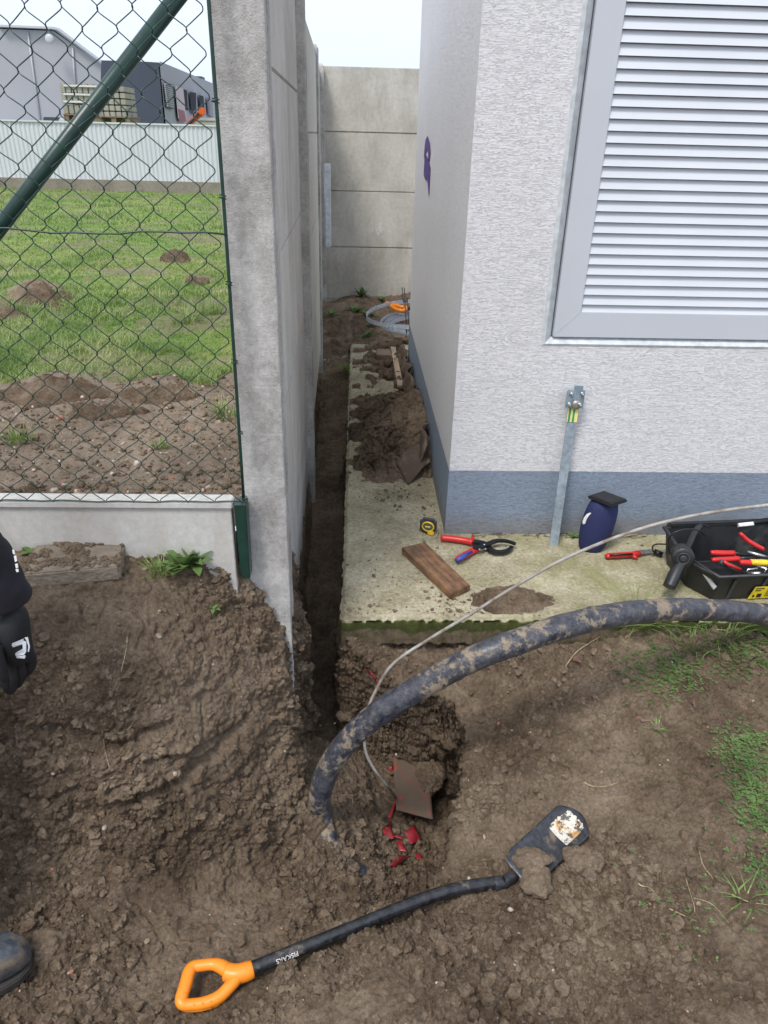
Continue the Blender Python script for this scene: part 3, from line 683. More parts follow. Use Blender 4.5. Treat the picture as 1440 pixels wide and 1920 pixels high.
def leaf_mat(name, a, b, c, sc=3, trans=.25):
    t = NT(name); co = t.coords(world=True)
    f = t.math('ADD', t.math('MULTIPLY', t.noise(co, sc, 4, .6), .5), t.math('MULTIPLY', t.noise(co, sc*40, 2), .5))
    m = t.set(t.ramp(f, [(.38, a), (.5, b), (.62, c)]), .5, 0, .35)
    tr = t.n('ShaderNodeBsdfTranslucent'); tr.inputs[0].default_value = tuple(x*1.3 for x in b)+(1,)
    mx = t.n('ShaderNodeMixShader'); mx.inputs[0].default_value = trans
    t.l(t.b.outputs[0], mx.inputs[1]); t.l(tr.outputs[0], mx.inputs[2]); t.l(mx.outputs[0], t.out.inputs[0]); return m
M_grass = leaf_mat('grass_blade', (.09, .165, .035), (.19, .28, .075), (.44, .43, .21), 2.6)
M_weed = leaf_mat('weed_leaf', (.06, .12, .035), (.12, .205, .06), (.21, .30, .11), 9)
M_straw = plain('dry_straw', (.36, .28, .16), .7, var=.35, vs_=60)
def blades(name, base, h, w, mat, lean=.6, parent=None, seg=3, dirs=None):
    n = len(base); a = rng.random(n)*2*pi if dirs is None else dirs; L = (.2+lean*rng.random(n))*h
    d = np.stack([np.cos(a), np.sin(a), 0*a], 1); s = np.stack([-np.sin(a+rng.normal(size=n)*.5), np.cos(a), 0*a], 1)
    V = []
    for i in range(seg+1):
        t_ = i/seg; p = base+d*(L*t_**1.8)[:, None]+np.array([0, 0, 1.])*(h*(t_-.35*t_**2*np.minimum(1, L/h)))[:, None]
        ww = (w*(1-t_**2)*.5+.0002)[:, None]; V += [p-s*ww, p+s*ww]
    V = np.stack(V, 1).reshape(-1, 3); k = 2*(seg+1); F = []
    for i in range(seg): F.append(np.stack([np.arange(n)*k+2*i, np.arange(n)*k+2*i+1, np.arange(n)*k+2*i+3, np.arange(n)*k+2*i+2], 1))
    return mesh_np(name, V, np.concatenate(F), mat, parent)
# blades: close ones small and dense, farther ones coarser
B, H, W = [], [], []
for y0, y1, n, hh, ww in ((3.1, 4.6, 46000, .040, .0034), (4.6, 8, 42000, .045, .006), (8, 17.2, 36000, .05, .012)):
    y = y0+(y1-y0)*rng.random(n); x = -.33-(.08+.55*y)*rng.random(n); g = grass_amt(x, y); k = rng.random(n) < g
    x, y = x[k], y[k]; P = np.stack([x, y, 0*x], 1).astype(np.float32); c = sstep(-.4, .5, fbm(P, 1.6, 4, s=121))
    B.append(np.stack([x, y, lawn_z(x, y)-.004], 1)); H.append(hh*(.45+.9*c)*(.6+.8*rng.random(len(x)))); W.append(ww*(.6+.6*rng.random(len(x))))
tag(blades('grass', np.concatenate(B), np.concatenate(H), np.concatenate(W), M_grass, lean=1.1), 'short green lawn grass growing behind the mesh fence', 'grass', kind='stuff')
# molehills
def lump_heap(name, c, rx, ry, h, label, seed, group, n=60):
    X, Y, F = grid(-1, 1, n, -1, 1, n); P = np.stack([X*rx*1.4+c[0], Y*ry*1.4+c[1], 0*X], 1).astype(np.float32)
    d = np.hypot(X, Y)*1.25+.35*fbm(P, 9, 3, s=seed); z = h*(1-sstep(0, 1.05, d))*(1+.5*fbm(P, 20, 3, s=seed+3))
    V = np.stack([P[:, 0], P[:, 1], lawn_z(P[:, 0].astype(float), P[:, 1].astype(float))+z-.012], 1)
    N = vnormals(V, F); V2, l = soil_disp(V, N, .8, 1.6); V[:, 2] = np.where(z > .008, V2[:, 2], V[:, 2]-.02)
    F = F[z[F].max(1) > .004]
    return tag(mesh_np(name, V, F, M_soil, attr={'loose': np.ones(len(V))}), label, 'molehill', group)
for k, (px, py, rx, ry, h, lab) in enumerate(((330, 488, .15, .14, .045, 'small dark molehill in the middle of the lawn'), (74, 562, .28, .22, .085, 'largest molehill, dark earth at the left of the lawn'), (372, 530, .13, .11, .03, 'low molehill near the concrete post'), (15, 596, .16, .12, .06, 'molehill cut by the left picture edge'),
        (105, 742, .30, .13, .07, 'long low earth heap at the lawn edge on the left'), (302, 742, .17, .09, .06, 'low crumbly earth heap at the lawn edge behind the mesh'), (185, 775, .2, .09, .035, 'flat earth heap in the middle of the bare strip'))):
    q = onlawn(px, py); lump_heap('molehill', q, rx, ry, h, lab, 700+k*9, 'molehills behind the mesh fence')
# tufts
def tuft(name, c, n, h, w, spread, label, mat=None, cat='grass tuft', group=None, lean=1.0, seg=4):
    a = rng.random(n)*2*pi; r = spread*np.sqrt(rng.random(n)); b = np.stack([c[0]+r*np.cos(a), c[1]+r*np.sin(a), np.full(n, c[2])], 1)
    o = blades(name, b, h*(.5+.7*rng.random(n)), np.full(n, w), mat or M_grass, lean=lean, dirs=a+rng.normal(size=n)*.5, seg=seg)
    return tag(o, label, cat, group)
for px, py, n, h, s, lab in ((35, 828, 60, .075, .045, 'grass tuft at the left end of the bare strip behind the mesh fence'), (303, 840, 40, .06, .03, 'small light green grass tuft in the middle of the bare strip'),
                             (425, 780, 70, .09, .06, 'thin drooping grass tuft beside the concrete post on the bare strip'), (392, 720, 60, .05, .05, 'low green weed tuft near the lawn edge behind the mesh fence'),
                             (395, 590, 110, .14, .07, 'tall dark green grass tuft on the lawn near the concrete post'), (352, 605, 110, .13, .09, 'yellowish tall grass tuft on the lawn behind the mesh'), (20, 580, 90, .1, .1, 'grass tuft beside the large molehill at the far left')):
    tuft('grass_tuft', onlawn(px, py)-np.array([0, 0, .005]), n, h, .004, s, lab, mat=(M_straw if False else M_grass), group='grass tufts behind the mesh fence')

# ------------------------------------------------------------ chain link fence
cl = empty('mesh_fence', (-.33, 1.80, .55), label='green plastic coated chain link fence with a slanting brace pole', cat='fence')
M_green = plain('green_coating', (.010, .040, .030), .33, var=.2, bump=.05)
FY = 1.80; hw_, hv = .0362, .0375; top = 2.30; z0 = gy(200, 941, FY)[2]
tl = math.atan2(0.0, 1)
verts, faces = [], []
wb = MB()
ncol = 38; nrow = int((top-z0)/hv)
xr = gy(455, 930, FY)[0]; xr_top = gy(393, 0, FY)[0]
for k in range(ncol):
    P = []
    for j in range(nrow+1):
        side = (j+k) % 2
        z_ = z0+j*hv; cx = xr-.006-(k+side)*hw_+ .0028*math.sin(z_*3.1+k*.35)
        s = 1 if side == 0 else -1             # hooking over the neighbour at each knuckle
        zz_ = z_+.0035*math.sin(k*1.7+j*.9)
        P.append((cx+s*.0016, FY, zz_, s))
    Q = []
    for j, (x, y, z_, s) in enumerate(P):
        # S-bend at the knuckle
        Q += [(x-s*.0075, y+.0022*s, z_-.0095), (x-s*.0018, y+.0018, z_-.0035), (x-s*.0018, y-.0018, z_+.0035), (x-s*.0075, y-.0022*s, z_+.0095)]
    Q = Q[1:-1]
    wb.tube(smooth_path(Q, 2), .0013, n=5)
P0(wb.build('wire_mesh', M_green, cl))
for za, sag in ((gy(200, 435, FY)[2], .004), (z0+.004, .001), (2.22, .004)):
    tw = MB(); tw.tube([(xr+.01-1.5*i/30, FY-.003, za+sag*math.sin(i*.7)+ .002*math.sin(i*2.1)) for i in range(31)], .0021, n=6); P0(tw.build('tension_wire', M_green, cl))
tb = MB(); pts = [gy(457, 938, FY), gy(425, 460, FY), gy(391, 0, FY)]; pts.append(pts[-1]+(pts[-1]-pts[0])*.25)
tb.tube(smooth_path(pts, 4), .0042, n=6)
for i, zc in enumerate(np.arange(z0+.01, 2.1, .19)): tb.tube([(xr+.004+.008*math.cos(a)-(zc-z0)*.000, FY+.007*math.sin(a), zc+.001*a) for a in np.linspace(0, 9, 16)], .0014, n=5)
P0(tb.build('tension_bar', M_green, cl))
bp = MB(); a, b_ = gy(-20, 452, 1.86), gy(338, -12, 1.86); d = b_-a
bp.tube([a-d*1.2, b_+d*.15], .0175, n=24); P0(bp.build('brace_pole', M_green, cl))
ep = MB(); a = gy(452, 950, 1.815); b2 = gy(470, 1068, 1.815)
ep.prism([gy(438, 948, 1.79), gy(461, 948, 1.79), gy(469, 1085, 1.79), gy(452, 1085, 1.79)], (0, .05, 0), bev=.002)
P0(ep.build('end_post', M_green, cl))
# precast base plate under the mesh
bp = MB(); zt_ = gy(200, 940, 1.80)[2]; zs = gy(200, 952, 1.80)[2]
bp.box((-3.0, 1.803, zt_-.62), (-.345, 1.843, zs), bev=.002); bp.box((-3.0, 1.795, zs), (-.340, 1.850, zt_), bev=.003)
tag(bp.build('base_plate', M_plate, None), 'long pale precast concrete board under the green mesh fence', 'concrete board')

# ------------------------------------------------------------ beyond the lawn
M_corr = plain('corrugated_sheet', (.56, .585, .61), .45, var=.04, vs_=1.5, bump=.03)
fy_ = 17.2; zb = gy(200, 337, fy_)[2]; zt2 = gy(200, 231, fy_)[2]
cs = MB(); n = 620; xs = np.linspace(-16, -2.0, n)
lo_ = [cs.bm.verts.new((x, fy_+((.008 if i % 4 < 2 else -.008)), zb)) for i, x in enumerate(xs)]; hi_ = [cs.bm.verts.new((x, fy_+((.008 if i % 4 < 2 else -.008)), zt2)) for i, x in enumerate(xs)]
for i in range(n-1): cs.bm.faces.new([lo_[i], lo_[i+1], hi_[i+1], hi_[i]])
sf = empty('sheet_metal_fence', (-6, fy_, .3), label='long light grey corrugated sheet fence at the far side of the lawn', cat='fence')
P0(cs.build('sheet', M_corr, sf)); P0(MB().box((-16, fy_-.05, .05), (-2.0, fy_+.1, zb+.0), bev=.01).build('concrete_base', concrete_mat('old_base', (.17, .15, .12), (.30, .27, .22), 2, 20), sf))
P0(MB().box((-16, fy_-.03, zt2-.01), (-2.0, fy_+.03, zt2+.02)).build('top_rail', M_corr, sf))
def Q(px, py, y): return tuple(gy(px, py, y))
M_hall = plain('grey_cladding', (.33, .33, .35), .6, var=.05, vs_=.3); M_roofg = plain('roof_edge', (.46, .47, .5), .5); M_seam = plain('pale_seam', (.42, .42, .44), .6)
hall = empty('warehouse', Q(50, 240, 46), label='large light grey gabled warehouse far behind the sheet fence', cat='building')
y = 46
P0(MB().prism([Q(-420, 260, y), Q(240, 260, y), Q(240, 150, y), Q(212, 136, y), Q(100, 58, y), Q(0, 54, y), Q(-420, 40, y)], (-22, 30, 0)).build('wall', M_hall, hall))
r = MB(); r.prism([Q(245, 157, y-.3), Q(212, 134, y-.3), Q(108, 56, y-.3), Q(98, 54, y-.3), Q(0, 50, y-.3), Q(0, 46, y-.3), Q(100, 50, y-.3), Q(112, 53, y-.3), Q(212, 129, y-.3), Q(246, 152, y-.3)], (-22, 31, 0)); P0(r.build('roof', M_roofg, hall))
r = MB()
for a, b_ in (((52, 60), (75, 225)), ((136, 90), (142, 170))): r.tube([Q(*a, y-.05), Q(*b_, y-.05)], .05, n=6)
P0(r.build('cladding_seam', M_seam, hall))
l = MB(); l.lathe([(.01, 0), (.18, .05), (.22, .25), (.15, .3), (.01, .3)], Matrix.Translation(Vector(Q(96, 74, y-.6)))@Matrix.Rotation(pi/2, 4, 'X')); P0(l.build('wall_lamp', M_roofg, hall))
M_nav = plain('dark_blue_cladding', (.045, .055, .085), .5, var=.06, vs_=.5); M_lg = plain('side_cladding', (.25, .26, .285), .6, var=.05, vs_=.4); M_win = plain('dark_window', (.02, .022, .03), .7, spec=.1)
off = empty('office_hall', Q(250, 240, 36), label='dark blue and grey flat roofed hall with louvred windows behind the fence', cat='building')
y = 36; A = Q(297, 118, y); Bp = Q(420, 172, 56)
P0(MB().prism([Q(185, 260, y), Q(310, 260, y), Q(297, 117, y), Q(262, 115, y), Q(190, 113, y)], tuple(np.array(gy(430, 176, 58))-np.array(gy(297.5, 115, 36)))).build('wall', M_nav, off))
a0, a1 = np.array(Q(308, 258, y-.05)), np.array(Q(297.5, 115, y-.05)); sx = np.array(gy(430, 176, 58)); sx0 = sx.copy(); sx0[2] = -1
dirv = np.array([sx[0]-a1[0], sx[1]-a1[1], 0]); 
def side(u, z, e=.0): return (a1[0]+.05+dirv[0]*u+e*.4, a1[1]-.02+dirv[1]*u-e, z)
zt3 = a1[2]
P0(MB().prism([side(0, -1), side(1, -1), side(1, zt3-.05), side(0, zt3)], (-.02, .03, 0)).build('side_wall', M_lg, off))
def side_at(px, py):
    # pixel onto the side wall plane
    nrm = np.array([-dirv[1], dirv[0], 0]); d_ = ray(px, py); e = np.array([0, 0, EYE]); t_ = ((np.array(side(0, 0))-e)@nrm)/(d_@nrm); return e+d_*t_*.985
for (x0, y0, x1, y1, x2, y2, x3, y3) in ((308, 154, 322, 158, 326, 205, 314, 202), (344, 167, 350, 169, 352, 208, 347, 206), (356, 172, 367, 174, 368, 215, 359, 212), (373, 178, 381, 180, 384, 216, 376, 215), (388, 184, 397, 187, 399, 219, 391, 217)):
    w_ = MB(); w_.prism([side_at(x0, y0), side_at(x1, y1), side_at(x2, y2), side_at(x3, y3)], (0, .08, 0)); w_ = P0(w_.build('window', M_win, off))
    s = MB()
    if x0 in (308, 388):
        for k in range(1, 12):
            f = k/12; p = side_at(x0+(x3-x0)*f+.3, y0+(y3-y0)*f); q_ = side_at(x1+(x2-x1)*f-.3, y1+(y2-y1)*f); s.tube([p*.999+np.array([0, 0, EYE*.001]), q_*.999+np.array([0, 0, EYE*.001])], .05, n=4)
        o = s.build('slats', M_lg, w_)
        o.matrix_parent_inverse = Matrix.Identity(4); o.location = -Vector(off.location) if False else (0, 0, 0)
        o.matrix_parent_inverse = Matrix.Identity(4)
    else: s.bm.free()
P0(MB().prism([side_at(328, 160), side_at(343, 166), side_at(350, 226), side_at(334, 222)], (0, .05, 0)).build('pale_panel', plain('pinkish_panel', (.42, .36, .37), .7), off))
P0(MB().prism([side_at(333, 204), side_at(345, 208), side_at(349, 228), side_at(336, 228)], (0, .1, 0)).build('red_door', plain('dull_red', (.20, .05, .06), .6), off))
P0(MB().box(Q(362, 150, 50), tuple(np.array(Q(378, 143, 50))+np.array([0, 1, 0])), bev=.02).build('roof_unit', M_nav, off))
# pallet stack of concrete blocks
M_blk = concrete_mat('block_concrete', (.24, .235, .19), (.36, .35, .29), .8, 6, .3, worldc=True, pits=False); M_wood = plain('old_wood', (.20, .14, .09), .8, var=.3, vs_=8)
bs = empty('block_stack', Q(180, 232, 24), label='strapped stack of grey concrete blocks on a pallet behind the sheet fence', cat='block stack')
def blocks(x0, x1, y0, y1, nx, nr, y, dy, ang=0):
    b = MB(); A = np.array(Q(x0, y1, y)); Bq = np.array(Q(x1, y1, y)); T = np.array(Q(x0, y0, y)); w = (Bq[0]-A[0])/nx; h = (T[2]-A[2])/nr
    for r_ in range(nr):
        for c in range(nx):
            for d_ in range(2):
                o_ = (w*.5 if r_ % 2 and nx > 3 else 0)*0; e = .012
                b.box((A[0]+c*w+e+o_, y+d_*dy/2+e, A[2]+r_*h+e), (A[0]+(c+1)*w-e+o_, y+(d_+1)*dy/2-e, A[2]+(r_+1)*h-e), bev=.012)
    return b
o = blocks(119, 182, 155, 214, 6, 3, 24, 1.1); P0(o.build('blocks', M_blk, bs))
o = blocks(184, 240, 160, 220, 5, 5, 24.1, 1.1); P0(o.build('blocks', M_blk, bs))
p = MB()
for x0, x1, yy in ((122, 182, 226), (184, 244, 230)):
    A = np.array(Q(x0, yy+6, 24)); Bq = np.array(Q(x1, yy-11, 24)); w = Bq[0]-A[0]
    for k in range(3): p.box((A[0]+w*k*.42, 24, A[2]), (A[0]+w*(k*.42+.14), 25.1, Bq[2]-.03))
    p.box((A[0], 23.98, Bq[2]-.03), (Bq[0], 25.12, Bq[2]))
P0(p.build('pallet', M_wood, bs))
p = MB()
for py in (160, 176, 190): p.box(tuple(np.array(Q(119, py+2, 23.97))), tuple(np.array(Q(182, py, 23.97))+np.array([0, .02, 0])))
P0(p.build('strap', plain('white_strap', (.6, .6, .58), .5), bs))
# orange loader arm and the pale stack next to it
M_or = plain('orange_paint', (.62, .10, .015), .45, var=.12, vs_=3); y = 22
ld = empty('loader_crane', Q(362, 236, y), label='orange hydraulic crane arm poking up behind the sheet fence', cat='crane')
P0(MB().prism([Q(345, 240, y), Q(352, 238, y), Q(383, 212, y), Q(381, 205, y), Q(374, 206, y), Q(350, 228, y)], (0, .25, 0), bev=.02).build('arm', M_or, ld))
P0(MB().tube([Q(348, 238, y-.05), Q(372, 212, y-.05)], .035, n=8).build('hydraulic_ram', plain('black_hydraulics', (.03, .03, .03), .4), ld))
P0(MB().tube([Q(379, 208, y-.1), Q(379, 208, y+.35)], .09, n=12).build('pivot', M_or, ld))
sk = MB()
for k in range(3): sk.box(Q(366+k, 242-k*7, 22.6), tuple(np.array(Q(412, 235-k*7, 22.6))+np.array([0, .9, -.01])), bev=.03)
tag(sk.build('plank_stack', plain('pale_planks', (.42, .43, .38), .7, var=.2, vs_=2)), 'pale stack of flat slabs beside the orange crane arm', 'slab stack')
bx = MB().box(Q(82, 232, 30), tuple(np.array(Q(110, 220, 30))+np.array([0, 1, 0])), bev=.03)
tag(bx.build('dark_crate', plain('dark_crate_paint', (.05, .055, .07), .5)), 'small dark crate showing above the sheet fence left of the blocks', 'crate')
bx = MB().box(Q(110, 232, 29), tuple(np.array(Q(124, 221, 29))+np.array([0, 1, 0])), bev=.05)
tag(bx.build('white_container', plain('white_bag', (.5, .52, .56), .6)), 'small white container between the dark crate and the block stack', 'container')
# ------------------------------------------------------------ pipe, rod, shovel
def mud_on(name, c, rough, metal=0, lo=.47, hi=.56, sc=22, mud=(.20, .155, .11), spec=.5, bs=1.0):
    t = NT(name); co = t.coords(world=True)
    n = t.math('ADD', t.math('MULTIPLY', t.noise(co, sc, 7, .7), .7), t.math('MULTIPLY', t.noise(co, sc*.25, 3), .3))
    d = t.ramp(n, [(lo, 0.), (hi, 1.)]); n2 = t.noise(co, 140, 5, .7)
    base = t.mix(t.ramp(t.noise(co, 60, 5, .7), [(.4, 0.), (.7, 1.)]), c, tuple(min(1, x*2.0+.02) for x in c))
    mm = t.mix(n2, tuple(x*.7 for x in mud), tuple(x*1.3 for x in mud))
    return t.set(t.mix(d, base, mm), t.math('ADD', t.math('MULTIPLY', d, .9-rough), rough), metal, spec, [(d, .5, .002*bs), (n2, .4, .0012*bs)])
def pipe_mat():
    t = NT('muddy_black_pipe'); co = t.coords(world=True); big = t.noise(co, 7, 3, .6); n = t.noise(co, 34, 8, .75); n2 = t.noise(co, 160, 6, .75)
    film = t.math('MULTIPLY', t.ramp(t.math('ADD', t.math('MULTIPLY', n, .5), t.math('MULTIPLY', n2, .5)), [(.42, .03), (.62, .40)]), 1.0)
    cake = t.ramp(t.math('ADD', t.math('MULTIPLY', n, .55), t.math('MULTIPLY', big, .45)), [(.53, 0.), (.57, 1.)])
    base = t.ramp(n, [(.35, (.010, .013, .022)), (.65, (.035, .045, .070))])
    col = t.mix(film, base, (.21, .19, .175)); mudc = t.mix(n2, (.15, .115, .082), (.32, .26, .19)); col = t.mix(cake, col, mudc)
    rg = t.math('ADD', t.math('MULTIPLY', t.math('MAXIMUM', film, cake), .62), .26)
    return t.set(col, rg, 0, .5, [(cake, .5, .0022), (n2, .45, .0014)])
M_pipe = pipe_mat()
pp = [onsoil(760, 1625, -.09), onsoil(715, 1628, -.065), onsoil(672, 1622, -.048), onsoil(640, 1602, -.040), onsoil(614, 1570, -.024), gy(600, 1528, 1.54), gy(602, 1480, 1.55), gy(628, 1420, 1.56), gy(690, 1352, 1.56), gy(775, 1296, 1.55), gy(870, 1243, 1.55), gy(960, 1207, 1.57), gy(1060, 1174, 1.62),
      gy(1160, 1152, 1.70), gy(1260, 1143, 1.80), gy(1360, 1145, 1.90), gy(1450, 1154, 1.98), gy(1560, 1172, 2.03), gy(1800, 1240, 2.0), gz(2000, 1350, .0)]
path = smooth_path(pp, 12); mp = MB(); mp.tube(path, .0345, n=48)
o = mp.build('pipe', M_pipe)
def dispmesh(o, fn):
    me = o.data; V = np.zeros(len(me.vertices)*3, np.float32); me.vertices.foreach_get('co', V); V = V.reshape(-1, 3)
    N = np.zeros(len(me.vertices)*3, np.float32); me.vertices.foreach_get('normal', N); N = N.reshape(-1, 3)
    V = V+N*fn(V)[:, None]; me.vertices.foreach_set('co', V.astype(np.float32).ravel()); me.update()
dispmesh(o, lambda V: .0022*sstep(.05, .5, fbm(V, 22, 4, .6, s=301))+.0007*fbm(V, 90, 2, s=302)+.006*sstep(.25, .5, fbm(V, 9, 3, s=303))*(clods(V, 45, 304)))
tag(o, 'thick black plastic pipe smeared with dried mud arching out of the pit', 'pipe')
M_rod = mud_on('muddy_grey_rod', (.28, .265, .245), .55, lo=.44, hi=.60, sc=30, mud=(.19, .15, .115))
pr_ = [onsoil(745, 1500), gy(728, 1476, 1.72), gy(700, 1440, 1.76), gy(684, 1400, 1.78), gy(688, 1340, 1.80), gy(704, 1296, 1.82), gy(738, 1244, 1.84), gy(810, 1195, 1.86), gy(880, 1153, 1.87), gy(960, 1103, 1.87), gy(1060, 1047, 1.87), gy(1190, 995, 1.88), gy(1310, 965, 1.9), gy(1440, 947, 1.92), gy(1600, 930, 1.95), gy(1900, 930, 1.95), gz(2300, 1200, .0)]
o = MB().tube(smooth_path(pr_, 10), .0052, n=12).build('steel_rod', M_rod)
tag(o, 'thin muddy grey rod curving from the pit up across the slab', 'rod')

M_blk_shaft = mud_on('black_painted_shaft', (.008, .009, .011), .28, lo=.56, hi=.66, sc=16, mud=(.17, .135, .10), bs=.15)
M_orange = plain('orange_plastic', (.83, .25, .018), .38, var=.05, bump=.05, dirt=(.45, .16, .03), dscale=30, dlev=(.58, .75))
M_blade = mud_on('black_blade', (.016, .018, .022), .35, lo=.53, hi=.60, sc=14, mud=(.17, .13, .095))
M_stick = NT('worn_sticker'); co = M_stick.coords(world=True)
f_ = M_stick.noise(co, 26, 6, .7); f2_ = M_stick.ramp(M_stick.noise(co, 55, 5, .7), [(.42, 1.), (.50, 0.)])
M_stick = M_stick.set(M_stick.mix(f2_, M_stick.ramp(f_, [(.42, (.62, .59, .52)), (.52, (.60, .56, .48)), (.56, (.58, .30, .08)), (.68, (.30, .17, .06))]), (.10, .085, .07)), .6)
sh0 = onsoil(470, 1818, .028); sh1 = onsoil(640, 1748, .035); sh2 = onsoil(800, 1684, .04); sh3 = onsoil(860, 1668, .04); sh4 = onsoil(945, 1655, .045); sh5 = onsoil(985, 1628, .03)
# straight shaft, then the cranked socket
A = gy(468, 1818, .985); B = gy(800, 1683, 1.165)
def clampz(p, d): return np.array([p[0], p[1], max(p[2], drop(p[0], p[1])+d)])
A = onsoil(468, 1818, .0); A = gz(468, 1818, A[2]+.045); B = gz(800, 1683, max(-.20, onsoil(800, 1683)[2]+.035))
C = gz(868, 1664, B[2]+.004); D_ = gz(945, 1654, C[2]-.002); E_ = gz(985, 1627, onsoil(985, 1627)[2]+.03)
shov = empty('shovel', tuple(A), label='black cranked spade with an orange D-handle lying across the soil in front of the pit', cat='shovel')
AB = (B-A)/np.linalg.norm(B-A)
sp = smooth_path([A-AB*.03, A+(B-A)*.3, A+(B-A)*.7, B-AB*.02, C, D_], 8)
P0(MB().tube(sp, .0158, n=24).build('shaft', M_blk_shaft, shov))
sock = MB(); sps = smooth_path([D_-(D_-C)*.25, D_, D_+(E_-D_)*.5, E_, gz(1018, 1598, E_[2]-.008)], 6); m_ = len(sps)
sock.tube(sps, [.0175*(1-.65*i/(m_-1))+.001 for i in range(m_)], n=20); P0(sock.build('socket', M_blade, shov))
# blade: a curved plate with a rounded cutting edge
zb_ = max(drop(*gz(1030, 1600, -.15)[:2]), drop(*gz(1080, 1540, -.15)[:2]))+.034
b0 = gz(966, 1640, zb_+.006); b1 = gz(1090, 1526, zb_+.0)
ax = (b1-b0); Lb = np.linalg.norm(ax); ax /= Lb; nz = np.array([.08, -.25, 1.]); nz -= ax*(nz@ax); nz /= np.linalg.norm(nz); sd_ = np.cross(nz, ax)
wl = np.linalg.norm(gz(1058, 1506, zb_)-gz(1106, 1563, zb_))*.5
bl = MB(); nu, nv = 30, 18; gridv = []
def blade_pt(u, v, lift=0):
    w = wl*(.90+.10*u)*(1 if u < .86 else math.sqrt(max(0, 1-((u-.86)/.14)**2*.55)))
    if u < .10: w *= .75+.25*(u/.10)
    ed = 1.0-.11*v*v*(u > .5)*u
    p = b0+ax*(Lb*u*(1-.10*v*v*max(0, u-.6)/.4))+sd_*(w*v)+nz*(.013*v*v+.010*(1-u)**2*(1-abs(v))+lift)
    return p
for side_ in (0, 1):
    gridv.append([[bl.bm.verts.new(blade_pt(i/nu, -1+2*j/nv, -.003*side_)) for j in range(nv+1)] for i in range(nu+1)])
for s__ in (0, 1):
    g_ = gridv[s__]
    for i in range(nu):
        for j in range(nv):
            q = [g_[i][j], g_[i+1][j], g_[i+1][j+1], g_[i][j+1]]; bl.bm.faces.new(q if s__ == 0 else q[::-1])
T_, U_ = gridv
for i in range(nu):
    for j in (0, nv): bl.bm.faces.new([T_[i][j], T_[i+1][j], U_[i+1][j], U_[i][j]])
for j in range(nv):
    for i in (0, nu): bl.bm.faces.new([T_[i][j], T_[i][j+1], U_[i][j+1], U_[i][j]])
bmesh.ops.recalc_face_normals(bl.bm, faces=bl.bm.faces)
blade = P0(bl.build('blade', M_blade, shov, smooth=True))
st = MB(); n = 24; pr0 = None
for (u0, u1, v0, v1) in ((.60, .93, -.62, .60),):
    rows = []
    for i in range(17):
        row = []
        for j in range(17):
            u = u0+(u1-u0)*i/16; v = v0+(v1-v0)*j/16
            if i == 16: u += .035*(random.random()-.6)
            if j in (0, 16): v += .10*(random.random()-.5)*(1-(j == 0)*.8)
            if i > 12 and (j < 2 or j > 14): v *= .9
            row.append(st.bm.verts.new(blade_pt(u, v, .0012)))
        rows.append(row)
    for i in range(16):
        for j in range(16):
            if i > 11 and random.random() < .16: continue
            st.bm.faces.new([rows[i][j], rows[i+1][j], rows[i+1][j+1], rows[i][j+1]])
o = st.build('sticker', M_stick, blade, smooth=True); o.matrix_parent_inverse = blade.matrix_parent_inverse.inverted() @ blade.matrix_parent_inverse; o.location = (0, 0, 0)
# mud stuck on the blade base
def blob(name, c, rad, mat, parent=None, seed=0, sub=4, amp=1.0, sc3=(1, 1, .6), flatb=False):
    bm = bmesh.new(); bmesh.ops.create_icosphere(bm, subdivisions=sub, radius=1)
    me = bpy.data.meshes.new(name); bm.to_mesh(me); bm.free(); V = np.array([v.co[:] for v in me.vertices], np.float32)
    V = V/np.linalg.norm(V, axis=1, keepdims=True)
    P = V*rad*np.array(sc3)+np.array(c)
    Pn = P.astype(np.float32)+seed*3.7
    d = 1+amp*(.35*fbm(Pn, .8/rad, 3, .6, s=400)+.25*clods(Pn, 1.6/rad, 410))
    P = (P-np.array(c))*d[:, None]+np.array(c)
    P += (V*(.010*clods(Pn, 60, 420)+.006*clods(Pn, 110, 430))[:, None])*min(1, rad/.04)
    me.vertices.foreach_set('co', P.astype(np.float32).ravel()); me.polygons.foreach_set('use_smooth', np.ones(len(me.polygons), bool)); me.update()
    o = bpy.data.objects.new(name, me); COL.objects.link(o); me.materials.append(mat)
    if parent: o.parent = parent
    return o
P0(blob('mud_lump', blade_pt(.20, .15)+nz*.0, .030, M_soil, shov, 3, sc3=(1.5, .9, .30))); P0(blob('mud_lump', blade_pt(.10, -.85)-nz*.004, .036, M_soil, shov, 5, sc3=(1, 1.2, .4)))
# D-handle
HZ = A[2]
def hz(px, py, d=0): return gz(px, py, HZ+d)
hd = MB()
lug = smooth_path([hz(474, 1817), hz(458, 1823), hz(440, 1826), hz(424, 1822)], 4); hd.tube(lug, np.interp(np.linspace(0, 1, len(lug)), [0, .2, .6, 1], [.0185, .0205, .021, .020]).tolist(), n=20)
arm = smooth_path([hz(432, 1822), hz(412, 1811), hz(398, 1808), hz(378, 1810), hz(362, 1813), hz(354, 1824), hz(348, 1846), hz(341, 1868), hz(340, 1880), hz(352, 1884, -.004), hz(385, 1880, -.006), hz(412, 1868, -.004), hz(432, 1848), hz(446, 1831)], 6)
ra = np.interp(np.linspace(0, 1, len(arm)), [0, .15, .30, .38, .55, .62, .75, .9, 1], [.017, .0125, .013, .0145, .0145, .012, .0125, .014, .015])
hd.tube(arm, ra.tolist(), n=18)
lip = smooth_path([hz(336, 1886, -.008), hz(352, 1893, -.012), hz(385, 1890, -.014), hz(415, 1877, -.012), hz(432, 1856, -.008)], 5)
hd.tube(lip, .0052, n=10)
web = MB()
P0(hd.build('handle', M_orange, shov, smooth=True))
ho = MB()
